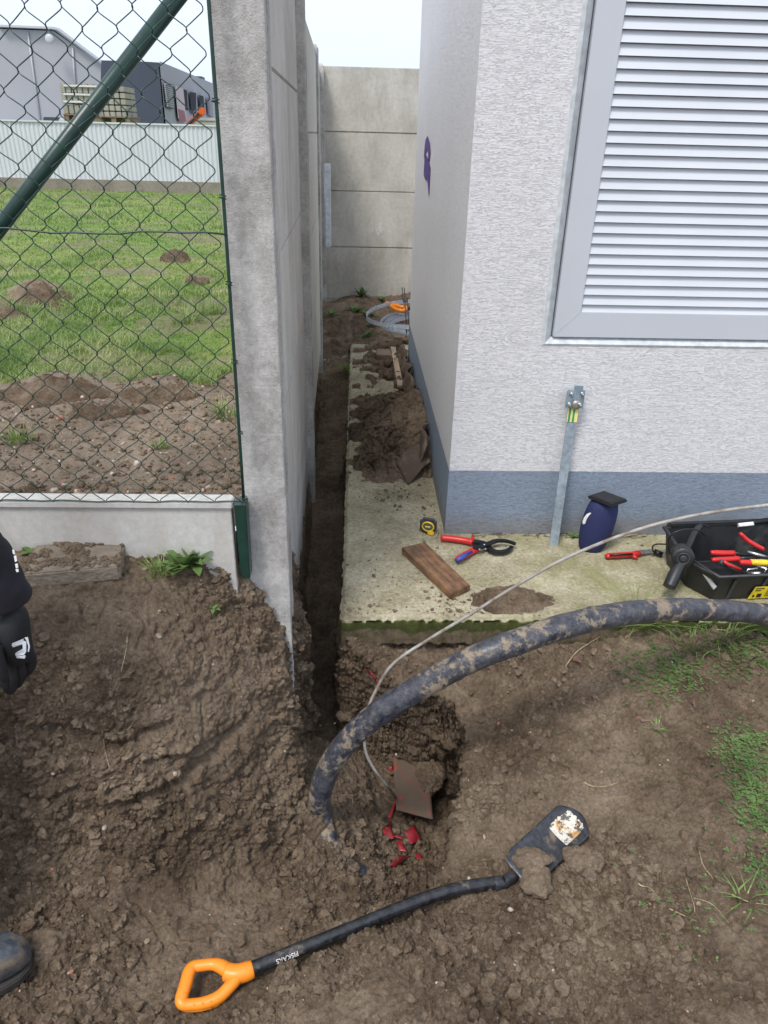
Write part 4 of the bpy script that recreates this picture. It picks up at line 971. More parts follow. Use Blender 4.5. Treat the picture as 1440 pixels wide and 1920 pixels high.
for a, b_ in (((350, 1882), (348, 1892)), ((364, 1883), (364, 1893)), ((380, 1881), (381, 1892)), ((395, 1877), (398, 1888)), ((408, 1872), (412, 1882))):
    ho.tube([hz(*a, .006), hz(*b_, -.010)], .0026, n=8)
P0(ho.build('handle_rib', M_orange, shov))
def text_obj(name, body, size, M, mat, parent, ext=.0004, sx=1.0, bend=0):
    cu = bpy.data.curves.new(name, 'FONT'); cu.body = body; cu.size = size; cu.extrude = ext; cu.align_x = 'CENTER'; cu.align_y = 'CENTER'
    tmp = bpy.data.objects.new(name, cu); COL.objects.link(tmp); dg = bpy.context.evaluated_depsgraph_get(); dg.update()
    me = bpy.data.meshes.new_from_object(tmp.evaluated_get(dg)); bpy.data.objects.remove(tmp); me.transform(Matrix.Diagonal((sx, 1, 1, 1)))
    if bend:
        for v in me.vertices: a_ = v.co.y/bend; q_ = bend+v.co.z; v.co.y = q_*sin(a_); v.co.z = q_*cos(a_)-bend
    me.transform(M)
    o = bpy.data.objects.new(name, me); COL.objects.link(o); me.materials.clear(); me.materials.append(mat)
    if parent is not None: o.parent = parent
    return o
M_wt = plain('white_print', (.75, .75, .75), .5)
shaft = [c for c in shov.children if c.name == 'shaft'][0]
# lettering runs towards the handle, upside down to the photographer
cc = gz(537, 1787, A[2]+.02); tpos = A+AB*((cc-A)@AB)
vdir = np.array([0, 0, EYE])-tpos; vdir -= AB*(vdir@AB); vdir /= np.linalg.norm(vdir)
vdir = vdir*.93+np.cross(AB, vdir)*.36; vdir /= np.linalg.norm(vdir)
X_ = -AB; Z_ = vdir; Y_ = np.cross(Z_, X_)
ctr = tpos+vdir*.0174
Mt = Matrix(((X_[0], Y_[0], Z_[0], ctr[0]), (X_[1], Y_[1], Z_[1], ctr[1]), (X_[2], Y_[2], Z_[2], ctr[2]), (0, 0, 0, 1)))
o = text_obj('lettering', 'FISKARS', .0150, Mt, M_wt, shaft, bend=.0162); o.matrix_parent_inverse = Matrix.Identity(4)
# the clod beside the blade
c_ = onsoil(1085, 1622); tag(blob('soil_clod', c_+np.array([.01, 0, .012]), .040, M_soil, None, 9, sub=5, amp=.8, sc3=(1.15, .9, .75)), 'fist sized clod of earth lying beside the shovel blade', 'soil clod')
c_ = onsoil(645, 1345); tag(blob('soil_clod', c_+np.array([.0, 0, .01]), .026, M_soil, None, 19, sub=4, amp=.8), 'dark clod on the trench side of the pit just above the big pipe', 'soil clod')
c_ = onsoil(80, 1785); tag(blob('soil_clod', c_+np.array([.0, 0, .012]), .042, M_soil, None, 29, sub=5, amp=.8, sc3=(1.2, .9, .7)), 'rounded clod of earth right beside the muddy boot', 'soil clod')

# ------------------------------------------------------------ red cover plate and torn tape in the pit
M_red = plain('red_tape', (.38, .025, .042), .35, var=.2, vs_=25, dirt=(.14, .10, .075), dscale=40, dlev=(.52, .64))
M_redp = plain('muddy_red_plate', (.28, .05, .035), .6, var=.3, vs_=25, dirt=(.12, .088, .064), dscale=20, dlev=(.36, .50), bump=.8, bd=.002)
def crumpled(name, pts, mat, label, cat, th=.0012, parent=None, group=None, n=10, amp=.004, seed=1):
    """a bent sheet through four corner points"""
    a, b, c, d = [np.array(p) for p in pts]; bm = MB(); L = []
    nn = np.cross(b-a, d-a); nn /= np.linalg.norm(nn)
    if nn[2] < 0: nn = -nn
    for i in range(n+1):
        r_ = []
        for j in range(n+1):
            u, v = i/n, j/n; p = a*(1-u)*(1-v)+b*u*(1-v)+c*u*v+d*(1-u)*v
            q = np.array([p], np.float32); k = float(fbm(q, 40, 3, .6, s=seed*7)[0])
            r_.append(p+nn*(amp*k*2+amp*2*math.sin(pi*u)*math.sin(pi*v)))
        L.append(r_)
    vt = [[bm.bm.verts.new(p) for p in r_] for r_ in L]; vb = [[bm.bm.verts.new(p-nn*th) for p in r_] for r_ in L]
    for i in range(n):
        for j in range(n):
            bm.bm.faces.new([vt[i][j], vt[i+1][j], vt[i+1][j+1], vt[i][j+1]]); bm.bm.faces.new([vb[i][j], vb[i][j+1], vb[i+1][j+1], vb[i+1][j]])
    for i in range(n):
        for j in (0, n):
            bm.bm.faces.new([vt[i][j], vb[i][j], vb[i+1][j], vt[i+1][j]]); bm.bm.faces.new([vt[j][i], vt[j][i+1], vb[j][i+1], vb[j][i]])
    bmesh.ops.recalc_face_normals(bm.bm, faces=bm.bm.faces)
    o = bm.build(name, mat, parent, smooth=True)
    return tag(o, label, cat, group)
def S(px, py, d=.0): return onsoil(px, py, d)
zz = S(745, 1460)[2]
crumpled('cover_plate', [gz(736, 1402, zz+.115), gz(743, 1518, zz+.085), gz(812, 1536, zz+.06), gz(800, 1410, zz+.10)], M_redp, 'flat red plastic cable cover plate half buried in the pit', 'cover plate', th=.004, amp=.001, n=14)
c_ = gz(800, 1448, zz+.07)
o = blob('soil_mound', c_, .080, M_soil, None, 12, sub=6, amp=.6, sc3=(.80, 1.35, .50)); tag(o, 'mound of dark earth covering the red plate in the pit', 'soil mound')
TR = 'torn scraps of red tape in the pit'
for k, (pts, lab) in enumerate([
    ([(711, 1552), (733, 1546), (738, 1582), (728, 1576)], 'folded red tape scrap furthest left in the pit'),
    ([(757, 1568), (776, 1556), (791, 1576), (770, 1590)], 'broad red tape scrap curling up at the right in the pit'),
    ([(737, 1578), (750, 1571), (756, 1580), (742, 1580)], 'light pink triangle of tape between the bigger red scraps'),
    ([(742, 1580), (752, 1582), (762, 1607), (748, 1596)], 'narrow pointed red tape scrap hanging downwards in the pit'),
    ([(731, 1628), (748, 1612), (770, 1608), (740, 1632)], 'lowest red tape scrap nearest the pit rim'),
    ([(777, 1608), (786, 1606), (792, 1616), (782, 1618)], 'tiny red tape scrap right of the lowest one'),
    ([(728, 1535), (740, 1504), (742, 1508), (734, 1538)], 'thin red tape strip running up to the cover plate'),
    ([(727, 1448), (733, 1444), (742, 1456), (738, 1460)], 'small red tape end left of the cover plate'),
    ([(684, 1262), (692, 1266), (713, 1279), (704, 1284)], 'bright red tape scrap hanging in the trench mouth under the slab corner'),
    ([(704, 1276), (712, 1280), (718, 1296), (711, 1290)], 'short red tape end below the scrap in the trench mouth')]):
    crumpled('tape_scrap', [S(px, py, .006+.010*((j+k) % 3)) for j, (px, py) in enumerate(pts)], M_red, lab, 'tape scrap', group=TR, n=6, amp=.0035, seed=k+2, th=.0006)

# ------------------------------------------------------------ muddy paving slab on the left bank
M_mudslab = concrete_mat('muddy_concrete_slab', (.16, .125, .09), (.30, .26, .21), 6, 60, .8, (.12, .09, .065))
sa = [gz(36, 1078, .45), gz(222, 1062, .45), gz(236, 1008, .455), gz(66, 1022, .46)]
b = MB(); b.prism([tuple(p) for p in sa], (0, 0, -.045), bev=.004); o = b.build('paving_slab', M_mudslab)
sb = o.modifiers.new('s', 'SUBSURF'); sb.subdivision_type = 'SIMPLE'; sb.levels = 5; sb.render_levels = 5
tx = bpy.data.textures.new('lumps', 'CLOUDS'); tx.noise_scale = .02; dm = o.modifiers.new('d', 'DISPLACE'); dm.texture = tx; dm.strength = .008; dm.texture_coords = 'GLOBAL'
tag(o, 'square concrete paving slab coated in mud in front of the pale base board', 'paving slab')
pos = []
for _ in range(1500):
    u, v = rng.random(2); v = v**.7; p = np.array(sa[0])*(1-u)*(1-v)+np.array(sa[1])*u*(1-v)+np.array(sa[2])*u*v+np.array(sa[3])*(1-u)*v
    if fbm(np.array([p], np.float32), 14, 3, s=501)[0] > -.12: pos.append(p)
pos = np.array(pos); tag(scatter_lumps('mud_crumbs', pos, .002+.007*rng.random(len(pos))**2, M_crumb, jag=.5), 'crumbs of mud stuck on top of the paving slab', 'soil crumbs', kind='stuff')
# ------------------------------------------------------------ soil heap and sheet on the slab
def heap(name, x0, x1, y0, y1, hf, label, nx=70, ny=170, k=.0016, mat=M_soil, amp=1.25):
    X, Y, F = grid(x0, x1, nx, y0, y1, ny); Z = hf(X, Y); V = np.stack([X, Y, Z], 1); V, F = refine(V, F, k=k, passes=4)
    N = vnormals(V, F); D, l = soil_disp(V, N, amp, 1.5); kz = sstep(-.01, .02, V[:, 2])[:, None]; D = D*kz+V*(1-kz)
    D[:, 0] = np.minimum(D[:, 0], CX-.004) if y1 > 2.7 and x1 > .3 else D[:, 0]
    keep = (D[F].max(1)[:, 2] > -.004); F = F[keep]
    return tag(mesh_np(name, D, F, mat, attr={'loose': l}), label, 'soil heap')
def hf1(X, Y):
    P = np.stack([X, Y, 0*X], 1).astype(np.float32); w = fbm(P, 7, 3, s=131)
    e = np.minimum(np.minimum((X+.045+.015*w)*.9, .6), np.minimum((Y-3.20-.25*np.clip(.12-X, 0, .3)+.10*w)*.55, (4.62-Y+.2*w)*.35))
    h = .115*sstep(-.01, .22, e)*(.55+.9*np.clip(X/.36, 0, 1))*(1+.35*w)+.05*(fbm(P, 13, 4, .6, s=132)-.05)
    return np.where(e > -.03, h*sstep(-.03, .03, e), -.02)-.004
heap('soil_heap', -.045, .375, 3.0, 4.75, hf1, 'big heap of dark earth piled on the slab along the building')
def hf2(X, Y):
    P = np.stack([X, Y, 0*X], 1).astype(np.float32)
    w = fbm(P, 10, 4, s=141); m = sstep(.02, .35, w-.05*np.abs(Y-5.1)+.12*(X > .1))
    return .03*m-.008
heap('soil_heap', -.03, .36, 4.6, 5.75, hf2, 'thin patches of crumbled earth on the far end of the slab', 60, 120)
def hf3(X, Y):
    P = np.stack([X, Y, 0*X], 1).astype(np.float32); c = gz(962, 1128, 0)
    d = np.hypot((X-c[0])/.15, (Y-c[1])/.085)+.35*fbm(P, 14, 3, s=151); return .055*(1-d)+.008*fbm(P, 30, 3, s=152)
heap('soil_heap', .38, .78, 2.09, 2.34, hf3, 'small pile of earth near the front edge of the slab', 80, 50, amp=.8)
# crumbs on the slab
pts = []
for n, (px, py, sx_, sy_) in ((300, (880, 1140, 60, 20)), (130, (690, 1135, 50, 14)), (110, (840, 1128, 30, 12)), (200, (720, 925, 60, 16)), (130, (760, 900, 50, 20)), (90, (700, 1060, 60, 50)), (120, (800, 960, 12, 50)), (90, (1150, 1060, 200, 50))):
    for _ in range(n):
        q = gz(px+random.gauss(0, sx_), py+random.gauss(0, sy_), 0)
        if q[0] > -.04 and q[1] > 2.10 and not (q[0] > CX-.01 and q[1] > CY-.01): pts.append([q[0], q[1], .0])
for _ in range(700):
    x_, y_ = -.04+.40*random.random(), 3.0+2.8*random.random()
    pts.append([x_, y_, 0])
pts = np.array(pts); szs = .0012+.0030*rng.random(len(pts))**2+.010*rng.random(len(pts))**14
tag(scatter_lumps('slab_crumbs', pts, szs, M_crumb, jag=.5), 'crumbs of dark soil scattered over the pale slab', 'soil crumbs', kind='stuff')
# buckled membrane between the heap and the building
M_memb = plain('brown_membrane', (.13, .095, .075), .6, var=.35, vs_=14, bump=.6, bd=.002, dirt=(.10, .073, .05), dscale=12, dlev=(.42, .52))
mb = MB(); n = 110; R_ = []
for i in range(n+1):
    y = 3.28+2.3*i/n; w = .018*math.sin(i*.33)+.010*math.sin(i*.81+1); hgt = (.17+.03*math.sin(i*.21))*(1-.5*(i/n)**2)
    x = CX-.020-max(0, .012+w)
    R_.append([mb.bm.verts.new((x-.03-.0*i, y, -.005)), mb.bm.verts.new((x-.022-.006*math.sin(i*.5), y, hgt*.45)), mb.bm.verts.new((x-.004, y, hgt*.8)), mb.bm.verts.new((x+.004+.006*math.sin(i*.7), y+.002, hgt))])
for a, b_ in zip(R_, R_[1:]):
    for k in range(3): mb.bm.faces.new([a[k], a[k+1], b_[k+1], b_[k]])
o = mb.build('membrane_sheet', M_memb, smooth=True); md = o.modifiers.new('th', 'SOLIDIFY'); md.thickness = .003
tag(o, 'buckled brown foundation membrane standing between the soil heap and the wall', 'membrane')
# loose flap of the membrane at the front of the heap
crumpled('membrane_flap', [(.368, 3.46, .13), (.366, 3.30, .075), (.25, 3.17, .006), (.19, 3.33, .075)], M_memb, 'torn muddy sheet flap curling over the front of the soil heap', 'membrane', n=18, amp=.007, th=.003, seed=8)

# ------------------------------------------------------------ things lying at the far end
M_plank = plain('wet_brown_plank', (.17, .085, .045), .5, var=.45, vs_=16, bump=.5, bd=.002, dirt=(.10, .07, .05), dscale=14, dlev=(.5, .66))
def plankM(): 
    t = NT('wet_brown_plank'); co = t.coords((1, 1, 1), world=True)
    a = gz(775, 1022, 0); b_ = gz(862, 1107, 0); an = math.atan2(b_[1]-a[1], b_[0]-a[0])
    mp = t.n('ShaderNodeMapping', vector_type='TEXTURE'); mp.inputs['Rotation'].default_value = (0, 0, an); t.l(co, mp.inputs[0])
    m2 = t.n('ShaderNodeMapping'); m2.inputs['Scale'].default_value = (5, 60, 60); t.l(mp.outputs[0], m2.inputs[0])
    g = t.noise(m2.outputs[0], 1, 5, .6); c = t.ramp(t.math('ADD', t.math('MULTIPLY', g, .5), t.math('MULTIPLY', t.noise(co, 18, 5, .65), .5)), [(.36, (.055, .032, .02)), (.48, (.13, .068, .035)), (.58, (.24, .125, .06)), (.68, (.20, .15, .10))])
    return t.set(c, .5, 0, .5, [(g, .5, .002)])
b = MB(); q = [gz(753, 1026, .03), gz(797, 1016, .03), gz(882, 1097, .03), gz(845, 1113, .03)]
b.prism([tuple(p) for p in q], (0, 0, -.026), bev=.002)
tag(b.build('wooden_plank', plankM()), 'short wet brown board lying on the slab at the building corner', 'plank')
M_lath = plain('pale_wood', (.36, .27, .19), .7, var=.25, vs_=12)
a, b_ = gz(737, 650, .06), gz(751, 722, .055); d = b_-a; w_ = np.array([.019, 0, 0])
tag(MB().prism([tuple(a-w_), tuple(a+w_), tuple(b_+w_), tuple(b_-w_)], (0, 0, -.018), bev=.002).build('wooden_lath', M_lath), 'pale narrow wooden lath lying lengthwise at the far end of the slab', 'lath')
M_brick = concrete_mat('muddy_block', (.14, .10, .075), (.26, .19, .14), 9, 60, .6)
for (x0, y0, x1, y1, lab) in ((706, 681, 732, 655, 'muddy half brick lying left of the pale lath'), (747, 682, 763, 662, 'muddy brick piece right of the pale lath against the membrane')):
    p0 = gz(x0, y0, 0); p1 = gz(x1, y1, .05)
    b = MB().box((p0[0], p0[1]+.02, .002), (max(p1[0], p0[0]+.06), min(p1[1], p0[1]+.22), .055), bev=.006); tag(b.build('brick', M_brick), lab, 'brick', 'muddy bricks on the far end of the slab')
# coil of galvanised strip
def zinc(name, c=(.42, .46, .50), rough=.42, metal=.75):
    t = NT(name); co = t.coords(world=True); n = t.noise(co, 45, 5, .65)
    return t.set(t.ramp(n, [(.35, tuple(x*.72 for x in c)), (.65, tuple(min(1, x*1.15) for x in c))]), t.ramp(n, [(.3, rough-.05), (.7, rough+.15)]), metal, .5, [(n, .1, .001)])
M_zinc = zinc('galvanised_steel', (.58, .64, .72), .45, .2)
coil = empty('strip_coil', (.50, 6.2, 0), label='coil of flat galvanised steel strip lying behind the building corner', cat='metal coil')
def ring_strip(c, rx, ry, z, h, tilt, th=.0035, n=90):
    b = MB(); L = []
    for i in range(n):
        a = 2*pi*i/n; rr = 1+.015*math.sin(2*a+1); x = c[0]+rx*rr*cos(a); y = c[1]+ry*rr*sin(a); zz_ = z+tilt*(-cos(a))*rx+.012*math.sin(a*2+c[0]*9)
        ux, uy = cos(a), sin(a)
        L.append([b.bm.verts.new((x, y, zz_)), b.bm.verts.new((x+ux*th, y+uy*th, zz_)), b.bm.verts.new((x+ux*th, y+uy*th, zz_+h)), b.bm.verts.new((x, y, zz_+h))])
    for i in range(n):
        A_, B_ = L[i], L[(i+1) % n]
        for k in range(4): b.bm.faces.new([A_[k], A_[(k+1) % 4], B_[(k+1) % 4], B_[k]])
    return b
for k, (dx, rx, ry, z, tl_) in enumerate(((0, .435, .50, .10, -.02), (.02, .335, .40, .03, .03), (.03, .315, .385, .025, .0), (.035, .30, .365, .03, -.01), (.045, .285, .345, .02, .02))):
    P0(ring_strip((.52+dx, 6.15-.02*k, 0), rx, ry, z+.055, .032, tl_).build('strip_winding', M_zinc, coil, smooth=False))
bw = MB()
for s__ in (0, .02):
    bw.tube(smooth_path([(.395+s__, 5.78, .08), (.385+s__, 5.75, .22), (.385+s__, 5.95, .30), (.40+s__, 6.20, .30), (.405+s__, 6.5, .2), (.405+s__, 6.75, .28)], 5), .004, n=6)
P0(bw.build('binding_wire', plain('dark_wire', (.05, .05, .055), .5, .6), coil))
# orange handle of the second spade behind the coil
sp2 = empty('spade', tuple(gz(740, 574, .12)), label='orange handled spade lying by the end wall behind the metal coil', cat='shovel')
h2 = lambda px, py, z=.16: gz(px, py, z)
P0(MB().tube(smooth_path([h2(724, 568), h2(738, 572), h2(752, 576), h2(762, 577), h2(756, 583), h2(742, 580), h2(733, 574)], 4), .018, n=12).build('handle', M_orange, sp2))
P0(MB().tube([h2(760, 578), h2(800, 582), h2(900, 595)], .016, n=12).build('shaft', M_blk_shaft, sp2))
# far end weeds and loose soil beyond
def weed(name, c, n, L, w, label, mat=None, cat='weed', group=None, rise=.6, seed=0, curl=.5):
    """a rosette of real leaves: each a folded pointed blade"""
    r_ = random.Random(seed); b = MB()
    for i in range(n):
        a = 2*pi*i/n*2.4+r_.random(); l = L*(.5+.6*r_.random()); ww = w*(.7+.5*r_.random()); el = rise*(.3+.9*r_.random())
        p = np.array(c)+np.array([r_.gauss(0, .12*L), r_.gauss(0, .12*L), 0]); d = np.array([cos(a), sin(a), 0]); s_ = np.array([-sin(a), cos(a), 0]); prev = None; m = 6
        for j in range(m+1):
            t_ = j/m; q = p+d*l*t_*cos(el)+np.array([0, 0, 1])*l*(sin(el)*t_-curl*t_*t_*.5); wd = ww*math.sin(pi*min(1, .12+t_*.88))**.8*(1 if j < m else 0)+.0002
            row = [b.bm.verts.new(q-s_*wd+np.array([0, 0, wd*.35])), b.bm.verts.new(q), b.bm.verts.new(q+s_*wd+np.array([0, 0, wd*.35]))]
            if prev:
                for k in (0, 1): b.bm.faces.new([prev[k], prev[k+1], row[k+1], row[k]])
            prev = row
    o = b.build(name, mat or M_weed, smooth=True)
    if label: tag(o, label, cat, group)
    return o
for k, (px, py, n, L, w, lab) in enumerate([(678, 556, 16, .13, .018, 'upright leafy weed against the end wall'), (714, 563, 12, .10, .014, 'low leafy weed right of the upright one at the end wall'), (622, 592, 14, .12, .012, 'grassy weed beside the fence post at the far end'),
    (668, 585, 22, .13, .016, 'spreading green weed in the middle of the far soil'), (690, 592, 18, .12, .014, 'spreading green weed left of the metal coil'), (688, 632, 14, .09, .012, 'small weed just beyond the end of the slab'), (700, 612, 10, .09, .010, 'thin weed inside the left edge of the coil')]):
    c_ = onsoil(px, py); weed('weed', c_, n, L, w, lab, group='weeds at the far end of the alley', rise=1.2 if k == 0 else .8, seed=k)
tuft('grass_tuft', onsoil(652, 700), 160, .10, .0035, .02, 'thin yellowish grass hanging along the slab edge in the trench', group=None)
# left bank plant
c_ = onsoil(352, 1060); weed('leafy_plant', c_, 64, .10, .017, None, rise=.95, seed=31); bpy.data.objects['leafy_plant']['label'] = 'bright green leafy plant growing on the bank below the base board'; bpy.data.objects['leafy_plant']['category'] = 'plant'
tuft('grass_tuft', onsoil(298, 1078), 45, .06, .004, .025, 'small grass tuft left of the leafy plant on the bank')
weed('weed', onsoil(400, 1140), 10, .03, .006, 'tiny weed seedlings on the bank edge near the concrete post', seed=5)
weed('weed', onsoil(58, 1037), 6, .035, .009, 'two-leaved seedling behind the muddy paving slab', seed=6)
# clover and grass on the right
def patch(cx, cy, sx_, sy_, n, lab, s=.006, seed=0):
    r_ = random.Random(seed); b = MB()
    for _ in range(n):
        px, py = cx+r_.gauss(0, sx_), cy+r_.gauss(0, sy_)
        if px > 1500: continue
        h = GT.ray_cast(Vector((0, 0, EYE)), Vector(ray(px, py)).normalized())[0]
        if h is None: continue
        c = np.array(h)+np.array([0, 0, .003+.008*r_.random()]); a0 = r_.random()*6.28
        for k in range(r_.choice((2, 3, 3))):
            a = a0+k*2.1; l = s*(.6+.9*r_.random()); d = np.array([cos(a), sin(a), .25*r_.random()]); s_ = np.array([-sin(a), cos(a), .2*(r_.random()-.5)])
            b.bm.faces.new([b.bm.verts.new(c), b.bm.verts.new(c+d*l*.55-s_*l*.42), b.bm.verts.new(c+d*l*1.1-s_*l*.15), b.bm.verts.new(c+d*l*1.1+s_*l*.15), b.bm.verts.new(c+d*l*.55+s_*l*.42)])
    return tag(b.build('ground_cover', M_weed), lab, 'ground cover', kind='stuff')
patch(1250, 1262, 42, 24, 420, 'patch of small clover leaves on the soil below the big pipe', seed=1)
patch(1400, 1225, 40, 26, 380, 'patch of clover and grass at the right edge below the pipe', seed=2)
patch(1395, 1400, 28, 24, 300, 'patch of clover on the right bank, upper one of two', seed=3)
patch(1415, 1495, 26, 38, 430, 'patch of clover on the right bank, lower one of two', seed=4)
patch(1425, 1630, 18, 30, 60, 'few clover leaves at the right edge beside the dry straw', seed=5)
patch(1300, 1690, 70, 60, 40, 'stray green leaves on the soil right of the shovel', seed=6)
patch(1180, 1400, 120, 90, 50, 'stray green leaves on the trodden soil above the shovel', s=.004, seed=7)
for k, (px, py, n, h, s, lab) in enumerate([(1195, 1182, 70, .17, .03, 'long green grass tuft just below the middle of the pipe'), (1120, 1185, 40, .10, .05, 'short grass tuft at the left under the pipe'), (1260, 1180, 55, .12, .05, 'grass tuft under the pipe right of the long tuft'),
    (1350, 1195, 60, .09, .07, 'low grass tuft under the pipe towards the right edge'), (1300, 1215, 40, .06, .06, 'sparse grass among the clover below the pipe'), (1232, 1372, 22, .035, .012, 'tiny fresh grass tuft on the bare right bank'), (1395, 1690, 20, .05, .03, 'few thin grass blades by the right edge')]):
    tuft('grass_tuft', onsoil(px, py), n, h, .0035, s, lab, group='grass tufts below the pipe', lean=1.6)
weed('dandelion', onsoil(1430, 1185), 12, .085, .016, 'broad leaved dandelion under the pipe at the right edge', seed=44, rise=.5)
# straw, roots and twigs
def sprig(name, pix, r_, mat, label, cat='twig', lift=.006, group=None):
    P = [onsoil(px, py, lift*(.4+.6*((i*7) % 3)/2)) for i, (px, py) in enumerate(pix)]
    sp_ = smooth_path(P, 5); rr = [r_*(1-.6*i/len(sp_)) for i in range(len(sp_))]
    return tag(MB().tube(sp_, rr, n=6).build(name, mat, smooth=True), label, cat, group)
M_root = plain('pale_root', (.33, .26, .18), .8, var=.3, vs_=70); M_twig = plain('dark_twig', (.10, .07, .05), .8, var=.3, vs_=70)
for name, pix, r_, m_, lab in [
    ('root', [(239, 1195), (236, 1225), (225, 1270), (212, 1295), (201, 1312)], .0016, M_root, 'long pale root hanging over the left bank'),
    ('root', [(192, 1372), (196, 1400), (201, 1425), (207, 1446)], .0013, M_root, 'short thin root on the face of the left bank'),
    ('root', [(207, 1372), (226, 1377), (243, 1368), (252, 1352)], .0013, M_root, 'curved pale root below the bank lip'),
    ('root', [(660, 1490), (662, 1515), (664, 1535), (675, 1548)], .0011, M_root, 'fine root on the left floor of the pit'),
    ('straw', [(1185, 1630), (1198, 1660), (1218, 1668), (1238, 1688)], .0022, M_straw, 'pale jagged straw right of the clod'),
    ('straw', [(1255, 1705), (1280, 1718), (1305, 1730)], .0016, M_straw, 'thin straight straw lowest of the loose ones'),
    ('straw', [(1283, 1640), (1290, 1665), (1300, 1700), (1302, 1712)], .0013, M_straw, 'upright thin straw in the bundle of stalks'),
    ('straw', [(1310, 1595), (1318, 1625), (1335, 1650), (1342, 1668)], .0013, M_straw, 'slender straw high up in the right bundle'),
    ('straw', [(1300, 1685), (1335, 1698), (1365, 1733)], .0013, M_straw, 'slanting thin straw right of the bundle'),
    ('straw', [(1370, 1678), (1400, 1692), (1440, 1700)], .0014, M_straw, 'nearly level straw at the right edge'),
    ('straw', [(1440, 1560), (1425, 1590), (1445, 1640)], .0014, M_straw, 'bent straw by the right edge above the others'),
    ('straw', [(1095, 1468), (1110, 1476), (1130, 1478), (1160, 1468)], .0022, M_straw, 'short frayed straw above the shovel blade'),
    ('twig', [(1057, 1255), (1080, 1225), (1110, 1205), (1150, 1180)], .0026, M_straw, 'pale dry stalk under the pipe with a brown leaf'),
    ('twig', [(1172, 1305), (1180, 1330), (1184, 1370)], .0022, M_twig, 'dark straight twig pressed into the right bank'),
    ('twig', [(545, 1250), (550, 1272), (560, 1298)], .0020, M_root, 'root end sticking out beside the foot of the post'),
    ('twig', [(262, 1050), (280, 1035), (300, 1022)], .0016, M_twig, 'dry twig left of the leafy plant'),
    ('twig', [(1310, 1170), (1345, 1182), (1400, 1186)], .0024, M_straw, 'dry stalk lying in the grass under the pipe'),
    ('twig', [(1290, 1310), (1305, 1330), (1345, 1318)], .0014, M_twig, 'bent dark twig below the clover patch')]:
    sprig(name, pix, r_, m_, lab, 'straw' if name == 'straw' else ('root' if name == 'root' else 'twig'))
M_dl = plain('brown_leaf', (.16, .085, .06), .6, var=.35, vs_=60)
for k, (px, py, L, lab) in enumerate([(1080, 1238, .05, 'curled brown dead leaf below the pipe'), (1175, 1195, .03, 'small orange brown leaf in the grass tuft'), (1205, 1350, .045, 'flat purple brown dead leaf on the right bank'), (1300, 1322, .03, 'dead leaf beside the bent twig')]):
    c_ = onsoil(px, py, .006); r_ = random.Random(k); a = r_.random()*6; d = np.array([cos(a), sin(a), .1]); s_ = np.array([-sin(a), cos(a), .15])
    crumpled('dead_leaf', [c_-d*L*.6, c_-s_*L*.28, c_+d*L*.6, c_+s_*L*.28], M_dl, lab, 'dead leaf', n=6, amp=.004, seed=k+20, th=.0006)
for px, py, s_, lab in ((298, 1193, .009, 'pale flat pebble on the left bank'), (328, 1452, .007, 'buff pebble on the face of the left bank'), (300, 1325, .0055, 'orange brown pebble below the bank lip')):
    tag(scatter_lumps('stone', np.array([onsoil(px, py)]), np.array([s_]), M_peb, jag=.08, sub=2), lab, 'stone')

# ------------------------------------------------------------ earthing strip and clamp on the wall
es = empty('earthing_strip', tuple(gz(1037, 1025, 0)), label='flat galvanised earthing strip with a bolted clamp leaning up the wall', cat='earthing strip')
a = gz(1037, 1027, -.01); b_ = gy(1074, 770, 2.667); up_ = b_-a; ul = up_/np.linalg.norm(up_); sx_ = np.array([1, 0, -ul[0]/ul[2]]); sx_ /= np.linalg.norm(sx_)
def strip_seg(p, q, w, th, off=0):
    n_ = np.array([0, -1, 0.]); A_ = [p-sx_*w, p+sx_*w, q+sx_*w, q-sx_*w]; return [tuple(v+n_*off) for v in A_], tuple(n_*th)
m_ = MB(); pth = smooth_path([a, a+up_*.3+np.array([.0, .004, 0]), a+up_*.7+np.array([0, .003, 0]), b_, b_+up_*.1], 6)
for p, q in zip(pth, pth[1:]):
    v, o_ = strip_seg(p, q, .018, .004); m_.prism(v, o_)
bmesh.ops.remove_doubles(m_.bm, verts=m_.bm.verts, dist=.0003)
P0(m_.build('strip', zinc('grey_zinc', (.33, .39, .44), .5, .45), es))
M_yel = plain('yellow_tape', (.72, .66, .22), .5); M_gr2 = plain('green_stripe', (.03, .26, .12), .5)
p0 = a+up_*((gy(1070, 790, 2.667)-a)@ul)/np.linalg.norm(up_); p1 = a+up_*((gy(1075, 764, 2.667)-a)@ul)/np.linalg.norm(up_)
v, o_ = strip_seg(p0, p1, .0205, .001, .0045); tp = P0(MB().prism(v, o_).build('marking_tape', M_yel, es))
for k, dx in enumerate((-.0125, .004)):
    v, o_ = strip_seg(p0+sx_*dx, p1+sx_*dx, .0038, .0008, .0055); o = MB().prism(v, o_).build('stripe', M_gr2, tp); o.matrix_parent_inverse = Matrix.Translation(-Vector(es.location)); tp_inv = None
    o.matrix_parent_inverse = Matrix.Identity(4)
cpt = gy(1078, 748, 2.66)
Mz = zinc('clamp_zinc', (.30, .38, .44), .45, .5)
b = MB(); b.box((cpt[0]-.036, 2.652, cpt[2]-.034), (cpt[0]+.034, 2.658, cpt[2]+.036), bev=.002); P0(b.build('clamp_plate', Mz, es))
b = MB(); b.box((cpt[0]-.030, 2.664, cpt[2]-.036), (cpt[0]+.036, 2.669, cpt[2]+.034), bev=.002); P0(b.build('clamp_plate', Mz, es))
b = MB(); b.box((cpt[0]-.008, 2.660, cpt[2]+.0), (cpt[0]+.026, 2.664, cpt[2]+.052), bev=.001); P0(b.build('strip_end', Mz, es))
M_bolt = zinc('bright_bolt', (.62, .63, .64), .28, .9)
